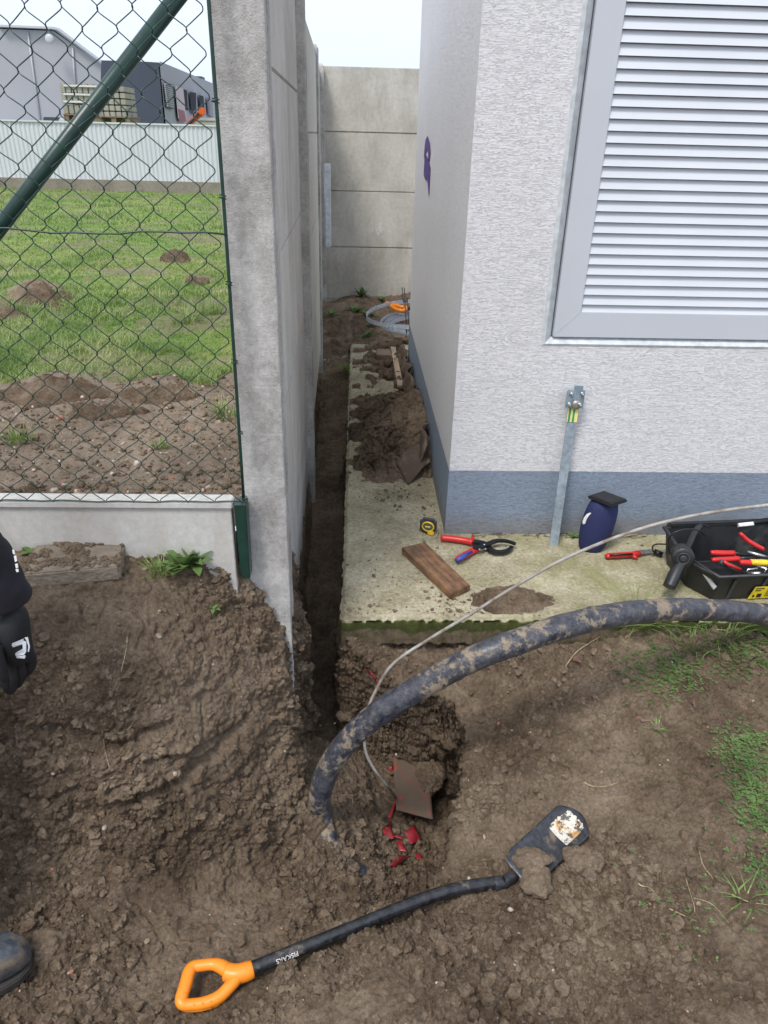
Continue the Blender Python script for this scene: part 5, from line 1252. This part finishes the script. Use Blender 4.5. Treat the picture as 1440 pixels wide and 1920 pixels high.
for dx, dz in ((-.018, .022), (.022, .024), (-.022, -.018), (.020, -.020)):
    b = MB(); M = Matrix.Translation((cpt[0]+dx, 2.653, cpt[2]+dz))@Matrix.Rotation(pi/2, 4, 'X')
    b.lathe([(.0045, -.016), (.0045, .004)], M, 10); b.lathe([(.008, -.002), (.008, .005), (.006, .007)], M, 6); b.lathe([(.0035, .007), (.0035, .016), (.002, .017)], M, 8); P0(b.build('bolt', M_bolt, es))
b = MB(); M = Matrix.Translation((cpt[0]+.006, 2.653, cpt[2]-.022))@Matrix.Rotation(pi/2, 4, 'X'); b.lathe([(.018, 0), (.018, .002), (.006, .003)], M, 28); P0(b.build('washer', zinc('worn_washer', (.45, .43, .40), .45, .8), es))

# ------------------------------------------------------------ navy container with the black pad on top
kn = empty('container', tuple(gz(1112, 1040, 0)), label='navy blue rounded container with a flat black square pad on top against the wall', cat='container')
c_ = gz(1112, 1040, 0); c_ = np.array([c_[0], c_[1]+.045, 0]); M = Matrix.Translation(Vector(c_))@Matrix.Rotation(R(7), 4, 'Y')
pf = [(.030, .0), (.046, .004), (.054, .02), (.062, .06), (.0665, .10), (.066, .15), (.062, .19), (.055, .215), (.045, .225)]
P0(MB().lathe([(p[0], p[1]) for p in pf], M, 40, 1, .8).build('body', plain('navy_cloth', (.014, .020, .085), .75, var=.12, vs_=300, bump=.3), kn))
pad = MB(); Mp = M@Matrix.Translation((.006, -.002, .228))@Matrix.Rotation(R(38), 4, 'Z')@Matrix.Rotation(R(-6), 4, 'X'); pad.box((-.058, -.058, 0), (.058, .058, .014), Mp, bev=.006)
pad.box((-.045, -.045, .0135), (.045, .045, .0155), Mp, bev=.001); P0(pad.build('pad', plain('black_rubber', (.012, .013, .015), .6, bump=.3), kn))
mk = MB()
pts = [(1092, 978, ), (1095, 970), (1100, 964), (1106, 961), (1109, 962), (1104, 967), (1100, 973), (1097, 982), (1093, 983)]
kc = c_+np.array([-.0, 0, .17])
def on_kn(px, py):
    d_ = ray(px, py); d_ = d_/np.linalg.norm(d_); e = np.array([0, 0, EYE]); best = None
    for s__ in np.arange(2.2, 3.4, .002):
        p = e+d_*s__; q = np.array(M.inverted()@Vector(p)); r_ = np.interp(q[2], [x[1] for x in pf], [x[0] for x in pf])
        if math.hypot(q[0], q[1]/.8) < r_+.0015: return p-d_*.001
    return e+d_*2.7
cen = on_kn(1100, 971)
f = [mk.bm.verts.new(on_kn(*p)) for p in pts]
ci_ = mk.bm.verts.new(cen)
for k in range(len(f)): mk.bm.faces.new([ci_, f[k], f[(k+1) % len(f)]])
P0(mk.build('white_mark', M_wt, kn))
# ------------------------------------------------------------ hand tools on the slab
M_rp = plain('red_plastic', (.55, .022, .022), .35, var=.06, bump=.05); M_bp = plain('blue_plastic', (.035, .06, .30), .4, bump=.05)
M_bm = plain('black_metal', (.012, .013, .015), .33, .2, bump=.1, bd=.0008); M_steel = zinc('bright_steel', (.55, .56, .57), .25, .95)
cc_ = empty('cable_cutter', tuple(gz(890, 1025, 0)), label='black cable cutter with red and blue handles lying open by the building corner', cat='cable cutter')
def tz(px, py, z=.018): return gz(px, py, z)
b = MB(); P = smooth_path([tz(826, 1008), tz(845, 1010), tz(868, 1013), tz(886, 1017)], 4); b.tube(P, [.010, *[.0135]*(len(P)-3), .0145, .0145], n=14)
P = [tz(884, 1016), tz(886, 1010), tz(887, 1004)]; b.tube(P, [.010, .008, .005], n=10); P0(b.build('handle', M_rp, cc_, smooth=True))
b = MB(); P = smooth_path([tz(855, 1050), tz(868, 1043), tz(882, 1035), tz(896, 1028)], 4); b.tube(P, [.008, .011, *[.0135]*(len(P)-4), .0145, .0145], n=14); hb = P0(b.build('handle', M_rp, cc_, smooth=True))
b = MB(); b.tube([tz(855, 1051, .022), tz(862, 1047.5, .026), tz(872, 1041, .027), tz(884, 1034, .027)], [.006, .0105, .009, .006], n=12); o = b.build('blue_grip', M_bp, hb, smooth=True); o.matrix_parent_inverse = Matrix.Identity(4)
def arc(pix, w, z, th, b):
    C = smooth_path([gz(x, y, z) for x, y in pix], 5); L = []
    for i, p in enumerate(C):
        t_ = C[min(i+1, len(C)-1)]-C[max(i-1, 0)]; n_ = np.array([-t_[1], t_[0], 0]); n_ /= np.linalg.norm(n_)+1e-9; ww = w[0]+(w[1]-w[0])*i/(len(C)-1)
        L.append([b.bm.verts.new(p+n_*ww+np.array([0, 0, th])), b.bm.verts.new(p-n_*ww+np.array([0, 0, th])), b.bm.verts.new(p-n_*ww), b.bm.verts.new(p+n_*ww)])
    for A_, B_ in zip(L, L[1:]):
        for k in range(4): b.bm.faces.new([A_[k], A_[(k+1) % 4], B_[(k+1) % 4], B_[k]])
    b.bm.faces.new(L[0][::-1]); b.bm.faces.new(L[-1]); return b
b = arc([(888, 1019), (902, 1021), (914, 1026), (920, 1034), (935, 1038), (952, 1035), (960, 1028)], (.015, .007), .012, .012, MB()); P0(b.build('jaw', M_bm, cc_))
b = arc([(886, 1028), (900, 1028), (915, 1022), (932, 1016), (952, 1017), (966, 1022)], (.013, .006), .026, .010, MB()); P0(b.build('jaw', M_bm, cc_))
b = MB()
for px, py in ((908, 1022), (910, 1030), (952, 1026), (899, 1031)): b.lathe([(.0045, 0), (.0045, .004), (.003, .005)], Matrix.Translation(Vector(gz(px, py, .034))), 12)
P0(b.build('pivot_bolt', M_steel, cc_))
# red cable knife
kf = empty('cable_knife', tuple(gz(1180, 1038, 0)), label='red handled cable knife with a steel blade lying right of the navy container', cat='knife')
b = MB(); P = [tz(1136, 1043), tz(1142, 1042), tz(1160, 1041), tz(1185, 1039.5), tz(1199, 1037)]; b.tube(P, [.009, .0135, .0135, .0135, .0135], n=16, flat=.8); b.tube([tz(1186, 1042), tz(1196, 1047, .012)], [.008, .005], n=10); P0(b.build('handle', M_rp, kf, smooth=True))
b = MB(); b.tube([tz(1143, 1041, .029), tz(1186, 1038.5, .030)], .004, n=8); P0(b.build('grip_inlay', M_bm, kf))
b = MB().prism([tz(1198, 1033), tz(1222, 1031), tz(1228, 1035), tz(1200, 1039)], (0, 0, .004)); P0(b.build('blade', M_steel, kf))
b = MB(); b.tube([tz(1226, 1034, .02), tz(1242, 1040, .014)], .012, n=10); P0(b.build('blade_guard', M_bm, kf, smooth=True))
# tape measure
tm = empty('tape_measure', tuple(gz(803, 998, 0)), label='small black and yellow tape measure beside the building corner', cat='tape measure')
c_ = gz(803, 1001, 0); c_ = np.array([c_[0], c_[1]+.02, 0]); M = Matrix.Translation(Vector(c_))@Matrix.Rotation(R(-18), 4, 'Z')
M_yp = plain('yellow_plastic', (.75, .50, .03), .4, bump=.05)
P0(MB().box((-.036, -.020, .0), (.036, .022, .062), M, bev=.012).build('case', plain('grey_black_case', (.045, .048, .052), .45), tm))
b = MB(); Mf = M@Matrix.Translation((.004, -.021, .036))@Matrix.Rotation(pi/2, 4, 'X')@Matrix.Rotation(R(0), 4, 'Z')
ringp = [tuple(Mf@Vector((.024*cos(a), .021*sin(a), .002))) for a in np.linspace(0, 2*pi, 24, endpoint=False)]; b.tube(ringp, .0035, n=8, closed=True); P0(b.build('trim_ring', M_yp, tm))
b = MB(); b.lathe([(.018, -.002), (.018, .003), (.016, .004)], Mf, 24); lb = P0(b.build('label_disc', plain('dark_label', (.10, .10, .09), .4), tm))
b = MB(); b.box((.004, -.030, .0), (.030, -.018, .018), M, bev=.003); P0(b.build('tape_mouth', M_yp, tm))
b = MB().box((-.008, -.0265, .034), (.014, -.0255, .040), M); P0(b.build('digit_print', plain('yellow_print', (.75, .62, .15), .5), tm))
b = MB(); b.box((-.040, -.012, .012), (-.034, .012, .040), M, bev=.002); P0(b.build('brake_button', plain('pale_grey_plastic', (.45, .45, .42), .5), tm))

# ------------------------------------------------------------ toolbox
TB = empty('toolbox', tuple(gz(1330, 1120, 0)), label='open black plastic toolbox on the slab at the right edge, crammed with tools', cat='toolbox')
M_tb = plain('black_box_plastic', (.016, .017, .019), .42, var=.2, vs_=20, bump=.3, dirt=(.07, .068, .062), dscale=9, dlev=(.55, .8)); M_tb2 = plain('worn_highlight_edge', (.045, .047, .052), .5, var=.3, vs_=30)
o0 = gz(1292, 1128, 0); xd = gz(1500, 1150, 0)-o0; tb_ang = R(5); tbM = Matrix.Translation((1.265, 2.19, .0))@Matrix.Rotation(tb_ang, 4, 'Z')
LBX, WB, HB, FL = .48, .26, .125, .025       # inner length, depth, height, flare
def tp_(x, y, z): return tbM@Vector((x, y, z))
b = MB()
# lofted open tub: outer and inner skin, the front left corner cut back
def ringpts(z, f, inset=0):
    e = f*FL-inset
    return [(.055-e*.6+inset*.4, -e), (LBX+e, -e), (LBX+e, WB+e), (-e, WB+e), (-e, .10-e*.2)]
rings = [ringpts(.0, 0), ringpts(.05, .4), ringpts(HB-.012, .93)]; zs_ = [.002, .05, HB-.012]
rings.append(ringpts(HB, 1.35)); zs_.append(HB-.010); rings.append(ringpts(HB, 1.38)); zs_.append(HB)
rings.append(ringpts(HB, 1, .006)); zs_.append(HB); rings.append(ringpts(.02, .1, .010)); zs_.append(.012)
RR = []
for rr_, z in zip(rings, zs_): RR.append([b.bm.verts.new(tp_(x, y, z+(.035 if y > .15 and z > .06 else 0))) for x, y in rr_])
for A_, B_ in zip(RR, RR[1:]):
    for k in range(5): b.bm.faces.new([A_[k], A_[(k+1) % 5], B_[(k+1) % 5], B_[k]])
b.bm.faces.new(RR[0][::-1]); b.bm.faces.new(RR[-1])
o = P0(b.build('tub', M_tb, TB)); md = o.modifiers.new('b', 'BEVEL'); md.width = .004; md.segments = 3; md.limit_method = 'ANGLE'
b = MB()
for x_ in (.10, .22, .34, .46):
    b = MB(); b.prism([tp_(x_, -.004, .01), tp_(x_+.012, -.004, .01), tp_(x_+.012, -FL-.004, HB-.02), tp_(x_, -FL-.004, HB-.02)], (0, .004, 0)); P0(b.build('rib', M_tb2, TB))
b = MB(); e_ = FL*1.36; b.tube([tp_(-.010, .10, HB+.001), tp_(.030, -e_, HB+.001), tp_(LBX+e_, -e_, HB+.001)], .0045, n=8); P0(b.build('rim', M_tb2, TB))  # paler tube: the whitish highlight along the front rim, put into its colour
b = MB().box((-.01, WB+.018, HB+.02), (LBX+.03, WB+.05, HB+.045), tbM, bev=.006); P0(b.build('rear_rail', M_tb, TB))
# pivot and folded carry handle at the left end
pv = tp_(-.055, .085, HB+.022); b = MB(); Mv = Matrix.Translation(pv)@Matrix.Rotation(R(80), 4, 'X')@Matrix.Rotation(R(-14), 4, 'Y')
b.lathe([(.034, -.030), (.041, -.026), (.041, .022), (.036, .028), (.024, .029)], Mv, 32); pvt = P0(b.build('handle_pivot', M_tb, TB))
b = MB(); b.tube([tuple(Mv@Vector((.021*cos(a), .021*sin(a), .029))) for a in np.linspace(0, 2*pi, 28, endpoint=False)], .0022, n=8, closed=True); b.lathe([(.012, .026), (.012, .031), (.008, .032)], Mv, 20); o = b.build('pivot_ring', M_tb2, pvt); o.matrix_parent_inverse = Matrix.Identity(4)
b = MB(); q0 = tp_(-.125, .01, HB-.062); q1 = tp_(-.05, .085, HB+.01); b.tube(smooth_path([q0, (q0+q1)/2+Vector((0, 0, .006)), q1], 5), [.023]*11, n=8, flat=.75); b.tube(smooth_path([q1, tp_(.0, .14, HB+.05), tp_(.05, .20, HB+.06), tp_(.10, .25, HB+.05)], 4), .012, n=8)
P0(b.build('carry_handle', M_tb, TB))
b = MB(); b.prism([tp_(.0, .02, HB-.02), tp_(.022, .0, HB-.03), tp_(.045, -.012, HB-.055), tp_(.03, -.02, HB-.062)], (0, -.004, .004)); P0(b.build('metal_latch', plain('grey_latch', (.4, .4, .4), .4, .5), TB))
# yellow warning label at the right front
M_yl = plain('yellow_label', (.78, .60, .02), .45, bump=.02)
def tbf(x, z): return tp_(x, -.004-FL*(z/HB)*.95-.003, z)
b = MB(); b.prism([tbf(.185, .008), tbf(.36, .008), tbf(.36, .066), tbf(.195, .066)], (0, -.0012, 0)); yl = P0(b.build('warning_label', M_yl, TB))
b = MB()
for x0, x1, z0_, z1_ in ((.200, .232, .056, .060), (.200, .222, .046, .050), (.198, .206, .016, .026), (.214, .232, .014, .032), (.245, .33, .050, .0515), (.245, .33, .044, .0455), (.245, .32, .038, .0395), (.245, .33, .032, .0335), (.245, .31, .026, .0275), (.245, .33, .020, .0215)):
    b.prism([tbf(x0, z0_)+Vector((0, -.002, 0)), tbf(x1, z0_)+Vector((0, -.002, 0)), tbf(x1, z1_)+Vector((0, -.002, 0)), tbf(x0, z1_)+Vector((0, -.002, 0))], (0, -.0006, 0))
o = b.build('label_print', M_bm, yl); o.matrix_parent_inverse = Matrix.Identity(4)
# tools inside the box (each its own thing)
def grip(name, pts, r_, mat, label, cat='hand tool', extra=None, flat=1, group=None):
    e = empty(name, tuple(pts[0]), label=label, cat=cat, group=group); P = smooth_path([tuple(p) for p in pts], 4); m = len(P)
    rr = [r_*(.75+.25*min(1, i/2)) for i in range(m)]; P0(MB().tube(P, rr, n=12, flat=flat).build('handle', mat, e, smooth=True))
    if extra:
        for nm, pts2, r2, m2 in extra: P0(MB().tube([tuple(p) for p in pts2], r2, n=10).build(nm, m2, e, smooth=True))
    return e
y2 = lambda px, py, y: gy(px, py, y)
grip('pliers', [y2(1332, 1036, 2.33), y2(1355, 1037, 2.33), y2(1376, 1037, 2.34)], .0105, M_rp, 'pliers with a straight red handle, upper of those at the left in the toolbox', 'pliers', [('jaw', [y2(1376, 1037, 2.34), y2(1410, 1043, 2.36)], [.008, .005], M_bm)])
grip('pliers', [y2(1334, 1050, 2.30), y2(1360, 1049, 2.30), y2(1386, 1048, 2.31)], .0105, M_rp, 'pliers with red handles just below the upper ones in the toolbox', 'pliers', [('handle_leg', [y2(1376, 1044, 2.33), y2(1408, 1050, 2.34)], .006, M_rp), ('jaw', [y2(1388, 1047, 2.31), y2(1420, 1046, 2.33)], [.008, .006], M_bm)])
grip('screwdriver', [y2(1387, 1054, 2.27), y2(1398, 1055, 2.27), y2(1408, 1055, 2.27)], .0115, M_rp, 'screwdriver with a red and yellow handle near the right edge', 'screwdriver', [('yellow_grip', [y2(1407, 1054, 2.27), y2(1430, 1055, 2.27), y2(1450, 1056, 2.27)], [.0115, .0125, .011], M_yp)])
grip('red_tool', [y2(1388, 1000, 2.34), y2(1400, 1012, 2.34), y2(1420, 1024, 2.33), y2(1430, 1029, 2.33)], .0105, M_rp, 'red handled tool leaning up against the back of the toolbox', 'hand tool', flat=.8)
grip('stripping_tool', [y2(1350, 1053, 2.26), y2(1360, 1058, 2.26), y2(1370, 1062, 2.25), y2(1384, 1069, 2.25)], .0115, plain('grey_grip', (.06, .065, .07), .5), 'grey and red stripping tool lying in the front of the toolbox', 'hand tool', [('red_inlay', [y2(1357, 1052, 2.25), y2(1362, 1057, 2.245), y2(1388, 1068, 2.24)], [.006, .006, .007], M_rp)])
b = MB()
for k in range(9): 
    x_, y_ = random.uniform(.12, .45), random.uniform(.03, .2); b.tube([tp_(x_, y_, .05+.01*random.random()), tp_(x_+random.uniform(-.08, .08), y_+random.uniform(-.05, .05), .06+.02*random.random())], random.uniform(.004, .009), n=8)
tag(b.build('sockets_and_bits', M_steel), 'jumble of small steel sockets and bits in the toolbox', 'tool bits', kind='stuff')
b = MB(); b.tube([y2(1398, 1080, 2.22), y2(1402, 1068, 2.22), y2(1420, 1066, 2.23)], .004, n=8); tag(b.build('spanner', M_steel), 'small bright spanner at the front rim of the toolbox', 'spanner')
# green spirit level / rail behind, loop of black cable
M_lime = plain('lime_plastic', (.38, .55, .08), .4)
e = empty('spirit_level', tuple(y2(1345, 990, 2.5)), label='lime green and black spirit level behind the toolbox', cat='spirit level')
P0(MB().tube([y2(1288, 997, 2.50), y2(1310, 994, 2.50), y2(1336, 990, 2.50)], [.010, .016, .014], n=14).build('green_end', M_lime, e, smooth=True)); P0(MB().tube([y2(1330, 990, 2.5), y2(1450, 974, 2.5)], .012, n=4).build('rail', M_bm, e)); P0(MB().tube([y2(1384, 985, 2.485), y2(1412, 982, 2.485)], .0095, n=4).build('white_sticker', M_wt, e))
tag(MB().tube(smooth_path([tuple(y2(*p)) for p in ((1275, 1042, 2.26), (1256, 1037, 2.28), (1253, 1015, 2.28), (1262, 1000, 2.28), (1285, 993, 2.28), (1310, 994, 2.28), (1322, 1004, 2.30))], 6), .003, n=8).build('black_cable', M_bm), 'large loop of thin black cable standing behind the toolbox', 'cable')
tag(MB().tube(smooth_path([tuple(y2(*p)) for p in ((1225, 1035, 2.5), (1224, 1024, 2.5), (1235, 1020, 2.48), (1258, 1022, 2.45), (1275, 1030, 2.42))], 6), .003, n=8).build('black_cable', M_bm), 'small loop of thin black cable left of the toolbox', 'cable')
tag(MB().tube(smooth_path([tuple(y2(*p)) for p in ((1305, 993, 2.44), (1306, 986, 2.44), (1318, 984, 2.44), (1332, 990, 2.44))], 6), .003, n=8).build('black_cable', M_bm), 'short arc of black cable over the lime green end', 'cable')
# debris along the foot of the wall
b = MB()
for k in range(70):
    x_ = CX+.10+random.random()*1.0; y_ = CY-.006-random.random()*.03; a = random.gauss(0, .35); L = random.uniform(.01, .05)
    b.tube([(x_, y_, .004), (x_+L*cos(a), min(y_+L*sin(a), CY-.004), .004+.006*random.random())], .0012, n=5)
tag(b.build('wall_foot_debris', M_twig), 'dry twigs and bits collected along the foot of the wall', 'debris', kind='stuff')
for k, (x, n, lab) in enumerate(((.93, 8, 'small green seedling left of the navy container at the wall'), (1.07, 9, 'yellow green seedling right of the navy container at the wall'))):
    weed('weed', (x, CY-.03, 0), n, .05, .008, lab, seed=60+k, group='seedlings at the foot of the wall')

# ------------------------------------------------------------ the worker at the left edge
M_jack = plain('navy_black_fabric', (.013, .013, .020), .85, var=.25, vs_=12, bump=.3, bd=.002); M_glove = plain('black_glove', (.010, .011, .014), .7, var=.2, vs_=200, bump=.4, bd=.001)
M_gp = plain('grey_glove_palm', (.10, .11, .12), .55, bump=.2); M_skin = plain('skin', (.45, .27, .19), .5); M_trou = plain('dark_trousers', (.03, .032, .04), .85, bump=.3); M_boot = mud_on('muddy_boot', (.035, .04, .05), .35, lo=.42, hi=.52, sc=14, mud=(.16, .125, .09)); M_hair = plain('brown_hair', (.06, .035, .02), .8)
def skin_mesh(name, nodes, edges, mat, parent, root=0, lv=2):
    me = bpy.data.meshes.new(name); me.from_pydata([tuple(n[0]) for n in nodes], edges, []); o = bpy.data.objects.new(name, me); COL.objects.link(o)
    m = o.modifiers.new('skin', 'SKIN'); m.use_smooth_shade = True; m.branch_smoothing = .4
    for i, n in enumerate(nodes):
        r_ = n[1]; r_ = r_ if hasattr(r_, '__len__') else (r_, r_); me.skin_vertices[0].data[i].radius = r_; me.skin_vertices[0].data[i].use_root = i == root
    s_ = o.modifiers.new('sub', 'SUBSURF'); s_.levels = lv; s_.render_levels = lv; me.materials.append(mat)
    if parent: o.parent = parent; P0(o)
    return o
WR = gy(24, 1142, 1.28); EL = gy(-56, 1000, 1.24); SHD = np.array([-.93, 1.16, 1.22])
man = empty('person', (-1.10, 1.05, -.22), label='person in dark work clothes with a black glove standing at the left edge', cat='person')
gx = -1.10; PEL = (gx-.02, 1.08, .70)
nodes = [(PEL, (.15, .11)), ((gx-.01, 1.09, .88), (.145, .10)), ((gx, 1.12, 1.06), (.155, .11)), ((gx, 1.14, 1.20), (.13, .09)), ((gx, 1.15, 1.30), .055), ((gx+.01, 1.17, 1.37), .05),
         ((gx+.02, 1.19, 1.44), (.075, .085)), ((gx+.02, 1.19, 1.52), (.075, .09)), ((gx+.02, 1.18, 1.585), (.055, .065)),
         (tuple(SHD-np.array([.03, 0, -.01])), .062), (tuple((SHD+EL)/2), .046), (tuple(EL), .040), (tuple((EL+WR)/2), .036), (tuple(WR), .026),
         ((gx-.19, 1.14, 1.20), .062), ((gx-.24, 1.10, 1.0), .046), ((gx-.25, 1.12, .85), .040), ((gx-.22, 1.2, .70), .034), ((gx-.20, 1.26, .58), .026),
         ((gx+.08, 1.08, .60), .09), ((gx+.12, 1.10, .25), .060), ((gx+.15, 1.06, -.05), .045), ((gx+.16, 1.05, -.15), .042),
         ((gx-.10, 1.08, .60), .09), ((gx-.14, 1.10, .25), .060), ((gx-.16, 1.04, -.05), .045), ((gx-.17, 1.03, -.15), .042),
         ((gx+.02, 1.275, 1.455), .016)]
edges = [(0, 1), (1, 2), (2, 3), (3, 4), (4, 5), (5, 6), (6, 7), (7, 8), (3, 9), (9, 10), (10, 11), (11, 12), (12, 13), (3, 14), (14, 15), (15, 16), (16, 17), (17, 18), (0, 19), (19, 20), (20, 21), (21, 22), (0, 23), (23, 24), (24, 25), (25, 26), (6, 27)]
skin_mesh('body', nodes, edges, M_skin, man)
skin_mesh('jacket', [((PEL[0], PEL[1], .66), (.165, .125)), (nodes[1][0], (.16, .12)), (nodes[2][0], (.17, .125)), (nodes[3][0], (.145, .105)), ((gx, 1.15, 1.275), .07), (nodes[9][0], .078), (nodes[10][0], .062), (tuple(EL), .054), (tuple(EL+(WR-EL)*.5), .050), (tuple(EL+(WR-EL)*.80), .049), (tuple(WR+(EL-WR)*.04), .056),
    (nodes[14][0], .078), (nodes[15][0], .062), (nodes[16][0], .055), (nodes[17][0], .048), ((gx-.205, 1.25, .60), .044)],
    [(0, 1), (1, 2), (2, 3), (3, 4), (3, 5), (5, 6), (6, 7), (7, 8), (8, 9), (9, 10), (3, 11), (11, 12), (12, 13), (13, 14), (14, 15)], M_jack, man)
skin_mesh('trousers', [((PEL[0], PEL[1], .72), (.16, .12)), ((PEL[0], PEL[1], .62), (.155, .12)), (nodes[19][0], .10), (nodes[20][0], .078), ((gx+.15, 1.06, -.03), .065), (nodes[23][0], .10), (nodes[24][0], .078), ((gx-.16, 1.04, -.03), .065)],
    [(0, 1), (1, 2), (2, 3), (3, 4), (1, 5), (5, 6), (6, 7)], M_trou, man)
hm = MB(); hm.lathe([(.02, .10), (.06, .085), (.088, .05), (.094, .0), (.088, -.04), (.07, -.07)], Matrix.Translation((gx+.02, 1.175, 1.54)), 24, .95, 1.1); P0(hm.build('hair', M_hair, man, smooth=True))
eyes = MB()
for s__ in (-.03, .03): eyes.lathe([(.001, -.011), (.010, -.006), (.012, 0), (.010, .006), (.001, .011)], Matrix.Translation((gx+.02+s__, 1.265, 1.49))@Matrix.Rotation(pi/2, 4, 'X'), 12)
P0(eyes.build('eyes', plain('eye_white', (.6, .58, .55), .3), man, smooth=True))
ms = MB(); ms.tube([(gx-.005, 1.272, 1.415), (gx+.02, 1.28, 1.413), (gx+.045, 1.272, 1.415)], [.003, .006, .003], n=8); P0(ms.build('mouth', plain('lips', (.35, .14, .12), .5), man, smooth=True))
# boots: the right one shows at the picture edge
def boot(x, y, z, rot):
    M = Matrix.Translation((x, y, z))@Matrix.Rotation(rot, 4, 'Z'); n = 26; b = MB(); L = []
    prof = [(-.145, .020, .052, .03), (-.14, .036, .058, .16), (-.10, .040, .060, .22), (-.05, .042, .06, .20), (0, .043, .055, .125), (.05, .048, .05, .100), (.10, .050, .045, .088), (.135, .044, .04, .078), (.158, .028, .03, .055), (.166, .010, .02, .035)]
    for (yy, w, _, h) in prof:
        L.append([b.bm.verts.new(M@Vector((w*(abs(cos(a))**.7)*(1 if cos(a) > 0 else -1), yy, max(0.002, h*.5+h*.5*(abs(sin(a))**.7)*(1 if sin(a) > 0 else -1))))) for a in np.linspace(0, 2*pi, n, endpoint=False)])
    for A_, B_ in zip(L, L[1:]):
        for k in range(n): b.bm.faces.new([A_[k], A_[(k+1) % n], B_[(k+1) % n], B_[k]])
    b.bm.faces.new(L[0][::-1]); b.bm.faces.new(L[-1]); bmesh.ops.recalc_face_normals(b.bm, faces=b.bm.faces)
    o = P0(b.build('boot', M_boot, man, smooth=True)); s_ = o.modifiers.new('s', 'SUBSURF'); s_.levels = 1; s_.render_levels = 1
    b = MB(); b.prism([tuple(M@Vector((w*1.12, yy, -.016))) for (yy, w, _, h) in prof]+[tuple(M@Vector((-w*1.12, yy, -.016))) for (yy, w, _, h) in prof[::-1]], (0, 0, .022), bev=.003)
    so = b.build('sole', plain('rubber_sole', (.03, .027, .025), .7), o); so.matrix_parent_inverse = Matrix.Identity(4)
    return o
bt = gz(8, 1775, -.18)
boot(bt[0]-.09, bt[1]-.075, drop(bt[0]-.02, bt[1])+.02, R(-62)); boot(gx-.17, 1.05, -.12, R(15))
# gloved hand hanging down, back of the hand to the camera
hand = WR; 
def hp_(px, py, y=1.28): return tuple(gy(px, py, y))
hn = [(hp_(28, 1128), (.037, .030)), (hp_(28, 1158), (.044, .030)), (hp_(32, 1195), (.052, .028)), (hp_(34, 1222), (.050, .024)),
      (hp_(60, 1232, 1.29), .0125), (hp_(58, 1250, 1.30), .0118), (hp_(46, 1265, 1.32), .010), (hp_(36, 1272, 1.335), .0085),      # little finger side curled back
      (hp_(40, 1242, 1.285), .0130), (hp_(42, 1264, 1.29), .0120), (hp_(34, 1282, 1.31), .0105), (hp_(28, 1286, 1.33), .009),
      (hp_(24, 1244, 1.28), .0130), (hp_(26, 1270, 1.28), .0120), (hp_(22, 1292, 1.29), .0108), (hp_(16, 1297, 1.31), .009),
      (hp_(6, 1240, 1.28), .0130), (hp_(8, 1264, 1.275), .0120), (hp_(12, 1284, 1.28), .0110), (hp_(14, 1296, 1.29), .009),
      (hp_(-2, 1190, 1.25), .0160), (hp_(-8, 1220, 1.235), .0145), (hp_(2, 1250, 1.235), .0125), (hp_(8, 1278, 1.24), .0105)]
he = [(0, 1), (1, 2), (2, 3), (3, 4), (4, 5), (5, 6), (6, 7), (3, 8), (8, 9), (9, 10), (10, 11), (3, 12), (12, 13), (13, 14), (14, 15), (3, 16), (16, 17), (17, 18), (18, 19), (1, 20), (20, 21), (21, 22), (22, 23)]
gl = skin_mesh('glove', hn, he, M_glove, man, root=1)
# pale logo on the back of the glove: a squared hook with a bar under it
lg_ = MB(); 
def lp(px, py): return tuple(gy(px, py, 1.243))
for pts in ([(21, 1208), (43, 1201), (49, 1204), (49, 1222), (45, 1228), (27, 1233), (27, 1227), (41, 1222), (43, 1219), (42, 1208), (23, 1214)], [(27, 1235), (47, 1229), (48, 1231), (46, 1235), (28, 1240)], [(20, 1206), (44, 1198), (44, 1200), (20, 1207.5)], [(46, 1196), (52, 1195), (56, 1213), (54, 1222), (52, 1222), (53, 1212), (49, 1200)]):
    lg_.prism([lp(*p) for p in pts], (0, .0012, 0))
bmesh.ops.recalc_face_normals(lg_.bm, faces=lg_.bm.faces)
o = P0(lg_.build('glove_logo', plain('pale_logo', (.55, .58, .62), .5), man)); sw = o.modifiers.new('w', 'SHRINKWRAP'); sw.target = gl; sw.wrap_method = 'PROJECT'; sw.use_project_x = False; sw.use_project_y = True; sw.use_project_z = False; sw.use_positive_direction = True; sw.use_negative_direction = True; sw.offset = .001
# white letters down the sleeve
ls = MB()
for pts in ([(23, 1031), (27, 1033), (28, 1040), (24, 1038)], [(26, 1043), (30, 1042), (32, 1052), (28, 1054)], [(28, 1058), (33, 1057), (34, 1064), (30, 1066)], [(29, 1068), (34, 1067), (35, 1072), (31, 1073)]):
    ls.prism([tuple(gy(p[0], p[1], 1.215)) for p in pts], (0, .0012, 0))
jk = [c for c in man.children if c.name.startswith('jacket')][0]
o = P0(ls.build('sleeve_print', M_wt, man)); sw = o.modifiers.new('w', 'SHRINKWRAP'); sw.target = jk; sw.wrap_method = 'PROJECT'; sw.use_project_y = True; sw.use_positive_direction = True; sw.use_negative_direction = True; sw.offset = .001

tx2 = bpy.data.textures.new('folds', 'CLOUDS'); tx2.noise_scale = .075; tx2.noise_depth = 1
for c_ in (jk, [c for c in man.children if c.name.startswith('trousers')][0]):
    dm = c_.modifiers.new('folds', 'DISPLACE'); dm.texture = tx2; dm.strength = .022; dm.texture_coords = 'GLOBAL'; dm.mid_level = .5
jk.modifiers['sub'].levels = 3; jk.modifiers['sub'].render_levels = 3
